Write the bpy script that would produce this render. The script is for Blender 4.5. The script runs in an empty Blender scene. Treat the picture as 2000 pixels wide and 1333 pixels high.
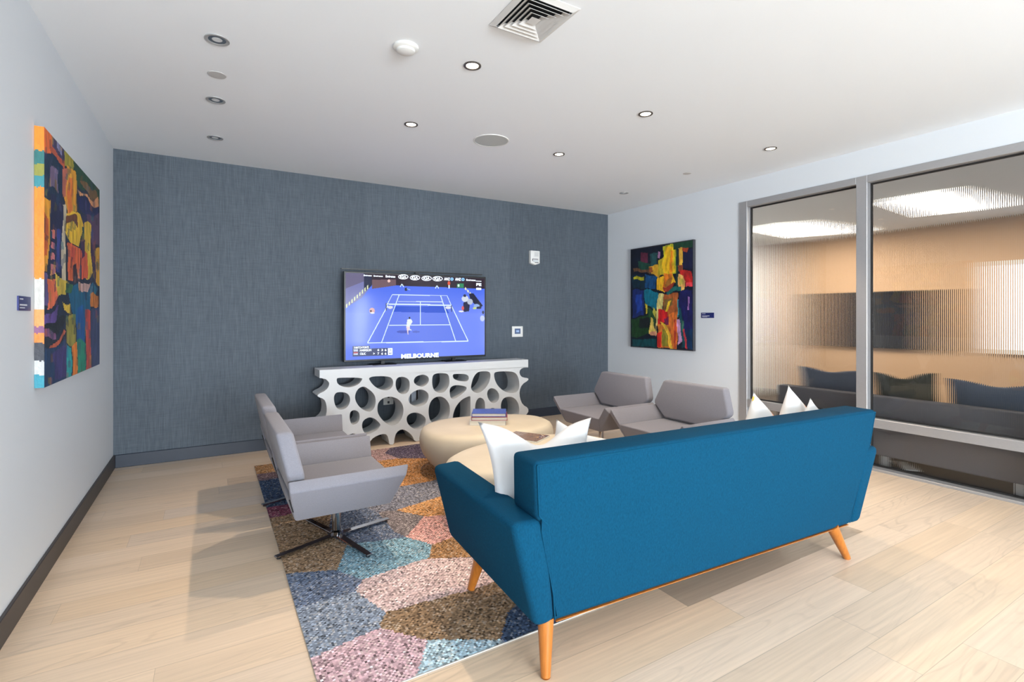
import bpy, bmesh, math, random
import numpy as np
from mathutils import Vector, Matrix, noise
random.seed(7)
np.random.seed(7)
PI = math.pi
SC = bpy.context.scene
COL = SC.collection

# ------------------------------------------------------------------ helpers
def lin(c):
    c = c / 255.0
    return c / 12.92 if c <= 0.04045 else ((c + 0.055) / 1.055) ** 2.4

def rgb(r, g, b):
    return (lin(r), lin(g), lin(b), 1.0)

class NT:
    """small node-tree helper"""
    def __init__(self, name):
        self.m = bpy.data.materials.new(name)
        self.m.use_nodes = True
        self.t = self.m.node_tree
        self.b = self.t.nodes['Principled BSDF']
    def n(self, typ, **kw):
        nd = self.t.nodes.new(typ)
        for k, v in kw.items():
            if k in nd.inputs.keys() if isinstance(k, str) else False:
                nd.inputs[k].default_value = v
            else:
                setattr(nd, k, v)
        return nd
    def l(self, a, b):
        self.t.links.new(a, b)

def mat(name, col, rough=0.6, metal=0.0, spec=0.5, bump=None, vary=None, emit=None, sheen=0.0, coat=0.0):
    q = NT(name)
    b = q.b
    b.inputs['Base Color'].default_value = col
    b.inputs['Roughness'].default_value = rough
    b.inputs['Metallic'].default_value = metal
    b.inputs['Specular IOR Level'].default_value = spec
    if sheen:
        b.inputs['Sheen Weight'].default_value = sheen
    if coat:
        b.inputs['Coat Weight'].default_value = coat
    tc = None
    if bump or vary:
        tc = q.n('ShaderNodeTexCoord')
    if vary:                                   # (scale, amount[, stretch])
        mp = q.n('ShaderNodeMapping')
        if len(vary) > 2:
            mp.inputs['Scale'].default_value = vary[2]
        q.l(tc.outputs['Object'], mp.inputs['Vector'])
        nz = q.n('ShaderNodeTexNoise')
        nz.inputs['Scale'].default_value = vary[0]
        nz.inputs['Detail'].default_value = 4
        q.l(mp.outputs['Vector'], nz.inputs['Vector'])
        rp = q.n('ShaderNodeValToRGB')
        a = vary[1]
        rp.color_ramp.elements[0].position = 0.3
        rp.color_ramp.elements[1].position = 0.7
        rp.color_ramp.elements[0].color = tuple(min(1, c * (1 - a)) for c in col[:3]) + (1,)
        rp.color_ramp.elements[1].color = tuple(min(1, c * (1 + a)) for c in col[:3]) + (1,)
        q.l(nz.outputs['Fac'], rp.inputs['Fac'])
        q.l(rp.outputs['Color'], b.inputs['Base Color'])
    if bump:                                   # (scale, strength)
        nz = q.n('ShaderNodeTexNoise')
        nz.inputs['Scale'].default_value = bump[0]
        nz.inputs['Detail'].default_value = 3
        q.l(tc.outputs['Object'], nz.inputs['Vector'])
        bp = q.n('ShaderNodeBump')
        bp.inputs['Strength'].default_value = bump[1]
        bp.inputs['Distance'].default_value = 0.002
        q.l(nz.outputs['Fac'], bp.inputs['Height'])
        q.l(bp.outputs['Normal'], b.inputs['Normal'])
    if emit:
        b.inputs['Emission Color'].default_value = emit[0]
        b.inputs['Emission Strength'].default_value = emit[1]
    return q.m

def link(name, me, m, parent=None, loc=None, rot=None, smooth=None):
    o = bpy.data.objects.new(name, me)
    COL.objects.link(o)
    if m is not None:
        me.materials.append(m)
    if parent is not None:
        o.parent = parent
    if loc is not None:
        o.location = loc
    if rot is not None:
        o.rotation_euler = rot
    if smooth is not None:
        for p in me.polygons:
            p.use_smooth = True
        me.set_sharp_from_angle(angle=math.radians(smooth))
    return o

def bm_obj(name, bm, m, parent=None, loc=None, rot=None, smooth=None):
    bmesh.ops.recalc_face_normals(bm, faces=bm.faces[:])
    me = bpy.data.meshes.new(name)
    bm.to_mesh(me)
    bm.free()
    return link(name, me, m, parent, loc, rot, smooth)

def tag(o, label=None, cat=None, group=None, kind=None):
    if label: o['label'] = label
    if cat: o['category'] = cat
    if group: o['group'] = group
    if kind: o['kind'] = kind
    return o

def thing(name, label, cat, loc=(0, 0, 0), rz=0.0, group=None, kind=None):
    o = bpy.data.objects.new(name, None)
    o.empty_display_size = 0.1
    COL.objects.link(o)
    o.location = loc
    o.rotation_euler = (0, 0, rz)
    return tag(o, label, cat, group, kind)

def struct(name, bm, m, parent=None, smooth=None):
    o = bm_obj(name, bm, m, parent, smooth=smooth)
    o['kind'] = 'structure'
    return o

def box(bm, x0, x1, y0, y1, z0, z1, bev=0.0, seg=2):
    vs = [bm.verts.new((x, y, z)) for x in (x0, x1) for y in (y0, y1) for z in (z0, z1)]
    fs = [(0, 1, 3, 2), (4, 6, 7, 5), (0, 4, 5, 1), (2, 3, 7, 6), (0, 2, 6, 4), (1, 5, 7, 3)]
    faces = [bm.faces.new([vs[i] for i in f]) for f in fs]
    if bev:
        es = list({e for f in faces for e in f.edges})
        bmesh.ops.bevel(bm, geom=es, offset=bev, segments=seg, profile=0.5, affect='EDGES')
    return vs

def hexa(bm, pts, bev=0.0, seg=2):
    """eight points: bottom ring of 4 then top ring of 4"""
    vs = [bm.verts.new(p) for p in pts]
    fs = [(3, 2, 1, 0), (4, 5, 6, 7), (0, 1, 5, 4), (1, 2, 6, 5), (2, 3, 7, 6), (3, 0, 4, 7)]
    faces = [bm.faces.new([vs[i] for i in f]) for f in fs]
    if bev:
        es = list({e for f in faces for e in f.edges})
        bmesh.ops.bevel(bm, geom=es, offset=bev, segments=seg, profile=0.5, affect='EDGES')

def prism(bm, ring_a, ring_b, bev=0.0, seg=2):
    n = len(ring_a)
    a = [bm.verts.new(p) for p in ring_a]
    b = [bm.verts.new(p) for p in ring_b]
    faces = [bm.faces.new(a[::-1]), bm.faces.new(b)]
    for i in range(n):
        j = (i + 1) % n
        faces.append(bm.faces.new([a[i], a[j], b[j], b[i]]))
    if bev:
        es = list({e for f in faces for e in f.edges})
        bmesh.ops.bevel(bm, geom=es, offset=bev, segments=seg, profile=0.5, affect='EDGES')

def lathe(bm, prof, n=32, cx=0, cy=0):
    """prof: list of (r, z); closes at r == 0"""
    rings = []
    for r, z in prof:
        if r <= 1e-6:
            rings.append([bm.verts.new((cx, cy, z))])
        else:
            rings.append([bm.verts.new((cx + r * math.cos(2 * PI * k / n), cy + r * math.sin(2 * PI * k / n), z)) for k in range(n)])
    for a, b in zip(rings, rings[1:]):
        for k in range(n):
            j = (k + 1) % n
            if len(a) == 1 and len(b) == 1:
                continue
            if len(a) == 1:
                bm.faces.new([a[0], b[j], b[k]])
            elif len(b) == 1:
                bm.faces.new([a[k], a[j], b[0]])
            else:
                bm.faces.new([a[k], a[j], b[j], b[k]])

def cone_between(bm, p0, p1, r0, r1, n=24):
    p0, p1 = Vector(p0), Vector(p1)
    d = (p1 - p0).normalized()
    u = d.orthogonal().normalized()
    v = d.cross(u)
    A = [bm.verts.new(p0 + r0 * (math.cos(2 * PI * k / n) * u + math.sin(2 * PI * k / n) * v)) for k in range(n)]
    B = [bm.verts.new(p1 + r1 * (math.cos(2 * PI * k / n) * u + math.sin(2 * PI * k / n) * v)) for k in range(n)]
    bm.faces.new(A[::-1])
    bm.faces.new(B)
    for k in range(n):
        j = (k + 1) % n
        bm.faces.new([A[k], A[j], B[j], B[k]])

def chaikin(pts, it=2):
    for _ in range(it):
        out = []
        n = len(pts)
        for i in range(n):
            a, b = pts[i], pts[(i + 1) % n]
            out.append((0.75 * a[0] + 0.25 * b[0], 0.75 * a[1] + 0.25 * b[1]))
            out.append((0.25 * a[0] + 0.75 * b[0], 0.25 * a[1] + 0.75 * b[1]))
        pts = out
    return pts

def curve_mesh(name, loops, extrude):
    """filled 2D shape with holes, extruded both ways"""
    cu = bpy.data.curves.new(name + '_c', 'CURVE')
    cu.dimensions = '2D'
    cu.fill_mode = 'BOTH'
    cu.extrude = extrude
    for lp in loops:
        s = cu.splines.new('POLY')
        s.points.add(len(lp) - 1)
        for p, (x, y) in zip(s.points, lp):
            p.co = (x, y, 0, 1)
        s.use_cyclic_u = True
    o = bpy.data.objects.new(name + '_t', cu)
    COL.objects.link(o)
    dg = bpy.context.evaluated_depsgraph_get()
    me = bpy.data.meshes.new_from_object(o.evaluated_get(dg))
    bpy.data.objects.remove(o)
    bpy.data.curves.remove(cu)
    me.name = name
    return me

def text_verts(txt, bold=0.0):
    cu = bpy.data.curves.new('t', 'FONT')
    cu.body = txt
    cu.size = 1.0
    cu.offset = bold
    cu.resolution_u = 3
    o = bpy.data.objects.new('t', cu)
    COL.objects.link(o)
    dg = bpy.context.evaluated_depsgraph_get()
    me = bpy.data.meshes.new_from_object(o.evaluated_get(dg))
    bpy.data.objects.remove(o)
    bpy.data.curves.remove(cu)
    vs = [tuple(v.co) for v in me.vertices]
    fs = [list(p.vertices) for p in me.polygons]
    bpy.data.meshes.remove(me)
    return vs, fs

# ---- raster painting: a real picture surface made of small coloured faces
class Raster:
    def __init__(self, w, h, bg):
        self.w, self.h = w, h
        self.a = np.zeros((h, w, 3))
        self.a[:] = bg
        yy, xx = np.mgrid[0:h, 0:w]
        self.u = (xx + 0.5) / w
        self.v = (yy + 0.5) / h
        self.H = None
        self.wu = np.zeros((h, w))
        self.wv = np.zeros((h, w))
    def quad(self, tl, tr, br, bl):
        """source pixel quad -> unit square"""
        A, Bv = [], []
        for (x, y), (u, v) in zip((tl, tr, br, bl), ((0, 0), (1, 0), (1, 1), (0, 1))):
            A.append([x, y, 1, 0, 0, 0, -u * x, -u * y]); Bv.append(u)
            A.append([0, 0, 0, x, y, 1, -v * x, -v * y]); Bv.append(v)
        h = np.linalg.solve(np.array(A, float), np.array(Bv, float))
        self.H = np.append(h, 1).reshape(3, 3)
    def warp(self, amp, fx, fy, seed=0):
        for j in range(self.h):
            for i in range(self.w):
                p = Vector((self.u[j, i] * fx, self.v[j, i] * fy, seed))
                self.wu[j, i] = amp * noise.noise(p)
                self.wv[j, i] = amp * noise.noise(p + Vector((31.7, 11.3, 5.1)))
    def m(self, p):
        if self.H is None:
            return p
        q = self.H @ np.array([p[0], p[1], 1.0])
        return (q[0] / q[2], q[1] / q[2])
    def mask(self, pts):
        P = [self.m(p) for p in pts]
        x, y = self.u + self.wu, self.v + self.wv
        ins = np.zeros(x.shape, bool)
        n = len(P)
        for i in range(n):
            (x0, y0), (x1, y1) = P[i], P[(i + 1) % n]
            if y0 == y1:
                continue
            c = ((y0 > y) != (y1 > y)) & (x < (x1 - x0) * (y - y0) / (y1 - y0) + x0)
            ins ^= c
        return ins
    def poly(self, pts, col, alpha=1.0):
        k = self.mask(pts)
        self.a[k] = self.a[k] * (1 - alpha) + np.array(col, float) * alpha
    def line(self, p, q, w, col, alpha=1.0):
        dx, dy = q[0] - p[0], q[1] - p[1]
        L = math.hypot(dx, dy) or 1
        nx, ny = -dy / L * w / 2, dx / L * w / 2
        self.poly([(p[0] + nx, p[1] + ny), (q[0] + nx, q[1] + ny), (q[0] - nx, q[1] - ny), (p[0] - nx, p[1] - ny)], col, alpha)
    def ell(self, c, rx, ry, col, alpha=1.0):
        self.poly([(c[0] + rx * math.cos(t * PI / 8), c[1] + ry * math.sin(t * PI / 8)) for t in range(16)], col, alpha)
    def streak(self, amt, fx, fy, seed=3.0):
        for j in range(self.h):
            for i in range(self.w):
                k = noise.fractal(Vector((self.u[j, i] * fx, self.v[j, i] * fy, seed)), 0.8, 2.0, 3)
                self.a[j, i] *= 1 + amt * k
    def colors(self):
        a = np.clip(self.a / 255.0, 0, 1)
        a = np.where(a <= 0.04045, a / 12.92, ((a + 0.055) / 1.055) ** 2.4)
        return np.concatenate([a, np.ones(a.shape[:2] + (1,))], axis=2)

def raster_mesh(name, R, p00, du, dv, lift=None):
    """grid of R.w x R.h faces from p00 (u=0,v=0) spanned by du, dv"""
    w, h = R.w, R.h
    p00, du, dv = np.array(p00, float), np.array(du, float), np.array(dv, float)
    gu = np.linspace(0, 1, w + 1); gv = np.linspace(0, 1, h + 1)
    V = p00 + gu[None, :, None] * du + gv[:, None, None] * dv
    V = V.reshape(-1, 3)
    idx = np.arange((w + 1) * (h + 1)).reshape(h + 1, w + 1)
    F = np.stack([idx[:-1, :-1], idx[1:, :-1], idx[1:, 1:], idx[:-1, 1:]], axis=2).reshape(-1, 4)
    me = bpy.data.meshes.new(name)
    me.vertices.add(len(V)); me.vertices.foreach_set('co', V.ravel())
    me.loops.add(F.size); me.loops.foreach_set('vertex_index', F.ravel().astype(np.int32))
    me.polygons.add(len(F))
    me.polygons.foreach_set('loop_start', np.arange(0, F.size, 4, dtype=np.int32))
    me.update(calc_edges=True)
    at = me.color_attributes.new('Col', 'FLOAT_COLOR', 'CORNER')
    c = np.repeat(R.colors().reshape(-1, 4), 4, axis=0)
    at.data.foreach_set('color', c.ravel().astype(np.float32))
    return me

def attr_mat(name, rough=0.6, spec=0.5, emit=0.0, bump=None, coat=0.0):
    q = NT(name)
    at = q.n('ShaderNodeAttribute'); at.attribute_name = 'Col'
    b = q.b
    b.inputs['Roughness'].default_value = rough
    b.inputs['Specular IOR Level'].default_value = spec
    b.inputs['Coat Weight'].default_value = coat
    if emit:
        b.inputs['Base Color'].default_value = (0.01, 0.01, 0.012, 1)
        q.l(at.outputs['Color'], b.inputs['Emission Color'])
        b.inputs['Emission Strength'].default_value = emit
    else:
        q.l(at.outputs['Color'], b.inputs['Base Color'])
    if bump:
        tc = q.n('ShaderNodeTexCoord')
        nz = q.n('ShaderNodeTexNoise')
        nz.inputs['Scale'].default_value = bump[0]
        q.l(tc.outputs['Object'], nz.inputs['Vector'])
        bp = q.n('ShaderNodeBump')
        bp.inputs['Strength'].default_value = bump[1]
        bp.inputs['Distance'].default_value = 0.003
        q.l(nz.outputs['Fac'], bp.inputs['Height'])
        q.l(bp.outputs['Normal'], b.inputs['Normal'])
    return q.m

# ------------------------------------------------------------------ room numbers (metres)
XL, XR, YB, YR, HC = -0.745, 5.03, 5.70, -6.0, 2.85
CAMH = 1.35

# ------------------------------------------------------------------ materials
M = {}
M['wall'] = mat('white wall paint', rgb(220, 225, 230), 0.75, bump=(180, 0.05))
M['ceil'] = mat('white ceiling paint', rgb(238, 242, 246), 0.85)
M['plastic'] = mat('white plastic', rgb(225, 225, 222), 0.45)
M['vent'] = mat('white vent enamel', rgb(206, 205, 203), 0.5)
M['grille'] = mat('grey speaker cloth', rgb(186, 190, 188), 0.8, bump=(900, 0.2))
M['dark'] = mat('dark void', rgb(22, 23, 27), 0.7)
M['blackplastic'] = mat('black plastic', rgb(16, 17, 20), 0.35)
M['base_dark'] = mat('dark bronze skirting', rgb(62, 58, 58), 0.45)
M['base_navy'] = mat('navy skirting', rgb(34, 43, 58), 0.45)
M['alu'] = mat('brushed aluminium', rgb(176, 176, 178), 0.42, metal=0.55, vary=(40, 0.05, (1, 1, 20)))
M['gasket'] = mat('black gasket', rgb(28, 26, 26), 0.6)
M['chrome'] = mat('polished chrome', rgb(165, 165, 170), 0.07, metal=1.0)
M['silver'] = mat('silver reflector', rgb(190, 190, 190), 0.25, metal=1.0)
M['lens'] = mat('lit lamp lens', rgb(255, 250, 240), 0.4, emit=(rgb(255, 238, 214), 9.0))
M['lensoff'] = mat('unlit lamp lens', rgb(215, 218, 220), 0.3)
M['ringsilver'] = mat('satin silver lamp ring', rgb(176, 176, 176), 0.4, metal=0.3)
M['ringdark'] = mat('dark lamp ring', rgb(92, 86, 80), 0.4, metal=0.4)
M['teal'] = mat('teal upholstery', rgb(4, 63, 91), 0.92, spec=0.12, bump=(500, 0.35), vary=(260, 0.16, (1, 1, 0.35)))
M['tealseam'] = mat('teal seam cord', rgb(5, 66, 94), 0.9, spec=0.1, bump=(600, 0.3))
M['honey'] = mat('honey varnished wood', rgb(176, 104, 38), 0.32, spec=0.5, vary=(12, 0.15, (8, 8, 0.6)), coat=0.3)
M['grey'] = mat('taupe grey wool felt', rgb(126, 126, 135), 0.92, spec=0.2, bump=(420, 0.35), vary=(300, 0.09), sheen=0.15)
M['greybench'] = mat('grey bench wool', rgb(96, 95, 101), 0.92, spec=0.2, bump=(300, 0.2), vary=(150, 0.06))
M['bluecush'] = mat('slate blue cushion cloth', rgb(84, 92, 108), 0.9, spec=0.2)
M['greencush'] = mat('dark olive cushion cloth', rgb(62, 64, 58), 0.9, spec=0.2)
M['white_cloth'] = mat('white cotton', rgb(222, 223, 225), 0.9, spec=0.2, bump=(300, 0.2))
M['gloss_white'] = mat('white lacquered resin', rgb(212, 216, 219), 0.5, bump=(60, 0.03))
M['stone'] = mat('pale travertine resin', rgb(197, 187, 168), 0.5, spec=0.45, vary=(3.2, 0.07), bump=(40, 0.05))
M['paper'] = mat('book pages', rgb(222, 220, 210), 0.85, vary=(30, 0.06, (1, 1, 60)))
M['bookwhite'] = mat('grey white book cover', rgb(205, 205, 203), 0.5)
M['bookred'] = mat('crimson book cover', rgb(132, 44, 58), 0.45)
M['bookblue'] = mat('blue starry book cover', rgb(58, 80, 158), 0.4, vary=(60, 0.35))
M['plaque'] = mat('navy plaque', rgb(34, 44, 110), 0.4)
M['lettering'] = mat('white lettering', rgb(220, 222, 230), 0.5)
M['canvas'] = attr_mat('oil paint', rough=0.42, bump=(70, 0.4))
M['framedark'] = mat('charcoal float frame', rgb(58, 58, 64), 0.5)
M['screen'] = attr_mat('lit tennis broadcast', rough=0.10, emit=1.0, spec=0.2)
M['scrwhite'] = mat('lit white screen graphics', rgb(240, 245, 255), 0.3, emit=(rgb(225, 238, 255), 0.95))
M['scrnavy'] = mat('lit navy scoreboard', rgb(10, 20, 60), 0.3, emit=(rgb(14, 26, 76), 0.9))
M['scrblue'] = mat('lit pale blue graphics', rgb(120, 170, 240), 0.3, emit=(rgb(110, 160, 240), 0.9))
M['peach'] = mat('peach wall paint', rgb(182, 150, 120), 0.8)
M['panel'] = mat('lit ceiling panel', rgb(255, 250, 240), 0.5, emit=(rgb(255, 246, 232), 1.5))
M['carpet'] = mat('dark brown carpet', rgb(72, 64, 58), 0.8, vary=(120, 0.15))
M['tvoff'] = mat('black glass television', rgb(20, 19, 22), 0.12)
M['daypane'] = mat('bright daylight pane', rgb(235, 240, 250), 0.2, emit=(rgb(225, 236, 255), 0.95))
M['cover_floral'] = None

def linen_wall():
    q = NT('slate blue woven wallpaper')
    tc = q.n('ShaderNodeTexCoord')
    def nz(scale, sx, sy, sz, det=3):
        mp = q.n('ShaderNodeMapping'); mp.inputs['Scale'].default_value = (sx, sy, sz)
        q.l(tc.outputs['Object'], mp.inputs['Vector'])
        n = q.n('ShaderNodeTexNoise'); n.inputs['Scale'].default_value = scale; n.inputs['Detail'].default_value = det
        q.l(mp.outputs['Vector'], n.inputs['Vector'])
        return n.outputs['Fac']
    a = nz(1, 190, 1, 7)
    b = nz(1, 9, 1, 230)
    c = nz(1, 1.1, 1, 0.5, 2)
    def mth(op, x, y):
        m = q.n('ShaderNodeMath'); m.operation = op
        for i, v in enumerate((x, y)):
            if isinstance(v, (int, float)): m.inputs[i].default_value = v
            else: q.l(v, m.inputs[i])
        return m.outputs[0]
    s = mth('ADD', mth('MULTIPLY', a, 0.55), mth('MULTIPLY', b, 0.30))
    s = mth('ADD', s, mth('MULTIPLY', c, 0.15))
    # roll-to-roll shade differences, rolls about 0.93 m wide
    sx = q.n('ShaderNodeSeparateXYZ'); q.l(tc.outputs['Object'], sx.inputs[0])
    roll = mth('FLOOR', mth('DIVIDE', mth('ADD', sx.outputs['X'], 0.374), 0.932), 0)
    wn = q.n('ShaderNodeTexWhiteNoise'); wn.noise_dimensions = '1D'; q.l(roll, wn.inputs['W'])
    s = mth('ADD', s, mth('MULTIPLY', mth('SUBTRACT', wn.outputs['Value'], 0.5), 0.07))
    rp = q.n('ShaderNodeValToRGB')
    rp.color_ramp.elements[0].position = 0.33; rp.color_ramp.elements[0].color = rgb(63, 72, 82)
    rp.color_ramp.elements[1].position = 0.67; rp.color_ramp.elements[1].color = rgb(91, 101, 111)
    q.l(s, rp.inputs['Fac']); q.l(rp.outputs['Color'], q.b.inputs['Base Color'])
    q.b.inputs['Roughness'].default_value = 0.7
    bp = q.n('ShaderNodeBump'); bp.inputs['Strength'].default_value = 0.25; bp.inputs['Distance'].default_value = 0.001
    q.l(s, bp.inputs['Height']); q.l(bp.outputs['Normal'], q.b.inputs['Normal'])
    return q.m
M['linen'] = linen_wall()

def oak_floor():
    q = NT('pale oak planks')
    at = q.n('ShaderNodeAttribute'); at.attribute_name = 'Col'
    uv = q.n('ShaderNodeUVMap'); uv.uv_map = 'plank'
    sh = q.n('ShaderNodeUVMap'); sh.uv_map = 'grain'
    # long fibre noise
    mp = q.n('ShaderNodeMapping'); mp.inputs['Scale'].default_value = (1.6, 60, 1)
    q.l(sh.outputs['UV'], mp.inputs['Vector'])
    n1 = q.n('ShaderNodeTexNoise'); n1.inputs['Scale'].default_value = 1.0; n1.inputs['Detail'].default_value = 5
    q.l(mp.outputs['Vector'], n1.inputs['Vector'])
    # cathedral rings
    mp2 = q.n('ShaderNodeMapping'); mp2.inputs['Scale'].default_value = (0.9, 7.0, 1)
    q.l(sh.outputs['UV'], mp2.inputs['Vector'])
    n2 = q.n('ShaderNodeTexNoise'); n2.inputs['Scale'].default_value = 1.0; n2.inputs['Detail'].default_value = 1.5
    n2.inputs['Roughness'].default_value = 0.4
    q.l(mp2.outputs['Vector'], n2.inputs['Vector'])
    m = q.n('ShaderNodeMath'); m.operation = 'MULTIPLY'; m.inputs[1].default_value = 95
    q.l(n2.outputs['Fac'], m.inputs[0])
    sn = q.n('ShaderNodeMath'); sn.operation = 'SINE'; q.l(m.outputs[0], sn.inputs[0])
    pw = q.n('ShaderNodeMapRange'); pw.inputs['From Min'].default_value = 0.55; pw.inputs['From Max'].default_value = 1.0
    pw.inputs['To Min'].default_value = 0.0; pw.inputs['To Max'].default_value = 1.0
    q.l(sn.outputs[0], pw.inputs['Value'])
    mp3 = q.n('ShaderNodeMapping'); mp3.inputs['Scale'].default_value = (0.7, 2.2, 1); mp3.inputs['Location'].default_value = (5, 3, 0)
    q.l(sh.outputs['UV'], mp3.inputs['Vector'])
    n3 = q.n('ShaderNodeTexNoise'); n3.inputs['Scale'].default_value = 1.0
    q.l(mp3.outputs['Vector'], n3.inputs['Vector'])
    g3 = q.n('ShaderNodeMapRange'); g3.inputs['From Min'].default_value = 0.42; g3.inputs['From Max'].default_value = 0.62
    q.l(n3.outputs['Fac'], g3.inputs['Value'])
    rg = q.n('ShaderNodeMath'); rg.operation = 'MULTIPLY'; q.l(pw.outputs[0], rg.inputs[0]); q.l(g3.outputs[0], rg.inputs[1])
    # value multiplier
    v1 = q.n('ShaderNodeMapRange'); v1.inputs['From Min'].default_value = 0.3; v1.inputs['From Max'].default_value = 0.7
    v1.inputs['To Min'].default_value = 0.90; v1.inputs['To Max'].default_value = 1.06
    q.l(n1.outputs['Fac'], v1.inputs['Value'])
    v2 = q.n('ShaderNodeMath'); v2.operation = 'MULTIPLY_ADD'; v2.inputs[1].default_value = -0.11; q.l(rg.outputs[0], v2.inputs[0]); q.l(v1.outputs[0], v2.inputs[2])
    # joints from the plank coordinates (metres to the nearest edge stored in UV)
    sp = q.n('ShaderNodeSeparateXYZ'); q.l(uv.outputs['UV'], sp.inputs[0])
    def edge(sock, wd):
        r = q.n('ShaderNodeMapRange'); r.inputs['From Min'].default_value = 0; r.inputs['From Max'].default_value = wd
        r.inputs['To Min'].default_value = 0.62; r.inputs['To Max'].default_value = 1
        ab = q.n('ShaderNodeMath'); ab.operation = 'PINGPONG'
        ab.inputs[1].default_value = 0.5
        q.l(sock, ab.inputs[0]); q.l(ab.outputs[0], r.inputs['Value'])
        return r.outputs[0]
    e = q.n('ShaderNodeMath'); e.operation = 'MULTIPLY'; q.l(edge(sp.outputs['X'], 0.0012), e.inputs[0]); q.l(edge(sp.outputs['Y'], 0.011), e.inputs[1])
    v = q.n('ShaderNodeMath'); v.operation = 'MULTIPLY'; q.l(v2.outputs[0], v.inputs[0]); q.l(e.outputs[0], v.inputs[1])
    mx = q.n('ShaderNodeMix'); mx.data_type = 'RGBA'; mx.blend_type = 'MULTIPLY'; mx.inputs['Factor'].default_value = 1.0
    q.l(at.outputs['Color'], mx.inputs['A']); q.l(v.outputs[0], mx.inputs['B'])
    q.l(mx.outputs['Result'], q.b.inputs['Base Color'])
    q.b.inputs['Roughness'].default_value = 0.42
    q.b.inputs['Specular IOR Level'].default_value = 0.35
    return q.m
M['oak'] = oak_floor()

def fluted_glass():
    q = NT('clear fluted glass')
    b = q.b
    b.inputs['Base Color'].default_value = (0.97, 0.985, 0.98, 1)
    b.inputs['Roughness'].default_value = 0.0
    b.inputs['IOR'].default_value = 1.45
    b.inputs['Transmission Weight'].default_value = 1.0
    return q.m
M['glass'] = fluted_glass()

def rug_mat():
    q = NT('knotted wool rug')
    at = q.n('ShaderNodeAttribute'); at.attribute_name = 'Col'
    q.l(at.outputs['Color'], q.b.inputs['Base Color'])
    q.b.inputs['Roughness'].default_value = 0.95
    q.b.inputs['Specular IOR Level'].default_value = 0.1
    return q.m
M['rug'] = rug_mat()

def print_cloth():
    q = NT('white cotton with orange and yellow print')
    tc = q.n('ShaderNodeTexCoord')
    vo = q.n('ShaderNodeTexVoronoi'); vo.inputs['Scale'].default_value = 6.5
    q.l(tc.outputs['Object'], vo.inputs['Vector'])
    lt = q.n('ShaderNodeMath'); lt.operation = 'LESS_THAN'; lt.inputs[1].default_value = 0.50
    q.l(vo.outputs['Distance'], lt.inputs[0])
    rp = q.n('ShaderNodeValToRGB'); rp.color_ramp.interpolation = 'CONSTANT'
    el = rp.color_ramp.elements
    el[0].color = rgb(240, 172, 128)
    el[1].position = 0.33; el[1].color = rgb(240, 200, 90)
    e = el.new(0.55); e.color = rgb(232, 224, 150)
    e = el.new(0.75); e.color = rgb(236, 150, 90)
    sp = q.n('ShaderNodeSeparateColor'); q.l(vo.outputs['Color'], sp.inputs[0])
    q.l(sp.outputs[0], rp.inputs['Fac'])
    # one corner of the cover stays plain white
    sx = q.n('ShaderNodeSeparateXYZ'); q.l(tc.outputs['Object'], sx.inputs[0])
    zd = q.n('ShaderNodeMath'); zd.operation = 'SUBTRACT'
    q.l(sx.outputs['Z'], zd.inputs[0]); q.l(sx.outputs['X'], zd.inputs[1])
    zl = q.n('ShaderNodeMath'); zl.operation = 'LESS_THAN'; zl.inputs[1].default_value = 0.32
    q.l(zd.outputs[0], zl.inputs[0])
    f = q.n('ShaderNodeMath'); f.operation = 'MULTIPLY'; q.l(lt.outputs[0], f.inputs[0]); q.l(zl.outputs[0], f.inputs[1])
    mx = q.n('ShaderNodeMix'); mx.data_type = 'RGBA'
    q.l(f.outputs[0], mx.inputs['Factor']); mx.inputs['A'].default_value = rgb(224, 223, 222); q.l(rp.outputs['Color'], mx.inputs['B'])
    q.l(mx.outputs['Result'], q.b.inputs['Base Color'])
    q.b.inputs['Roughness'].default_value = 0.9
    return q.m
M['print'] = print_cloth()

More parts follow.
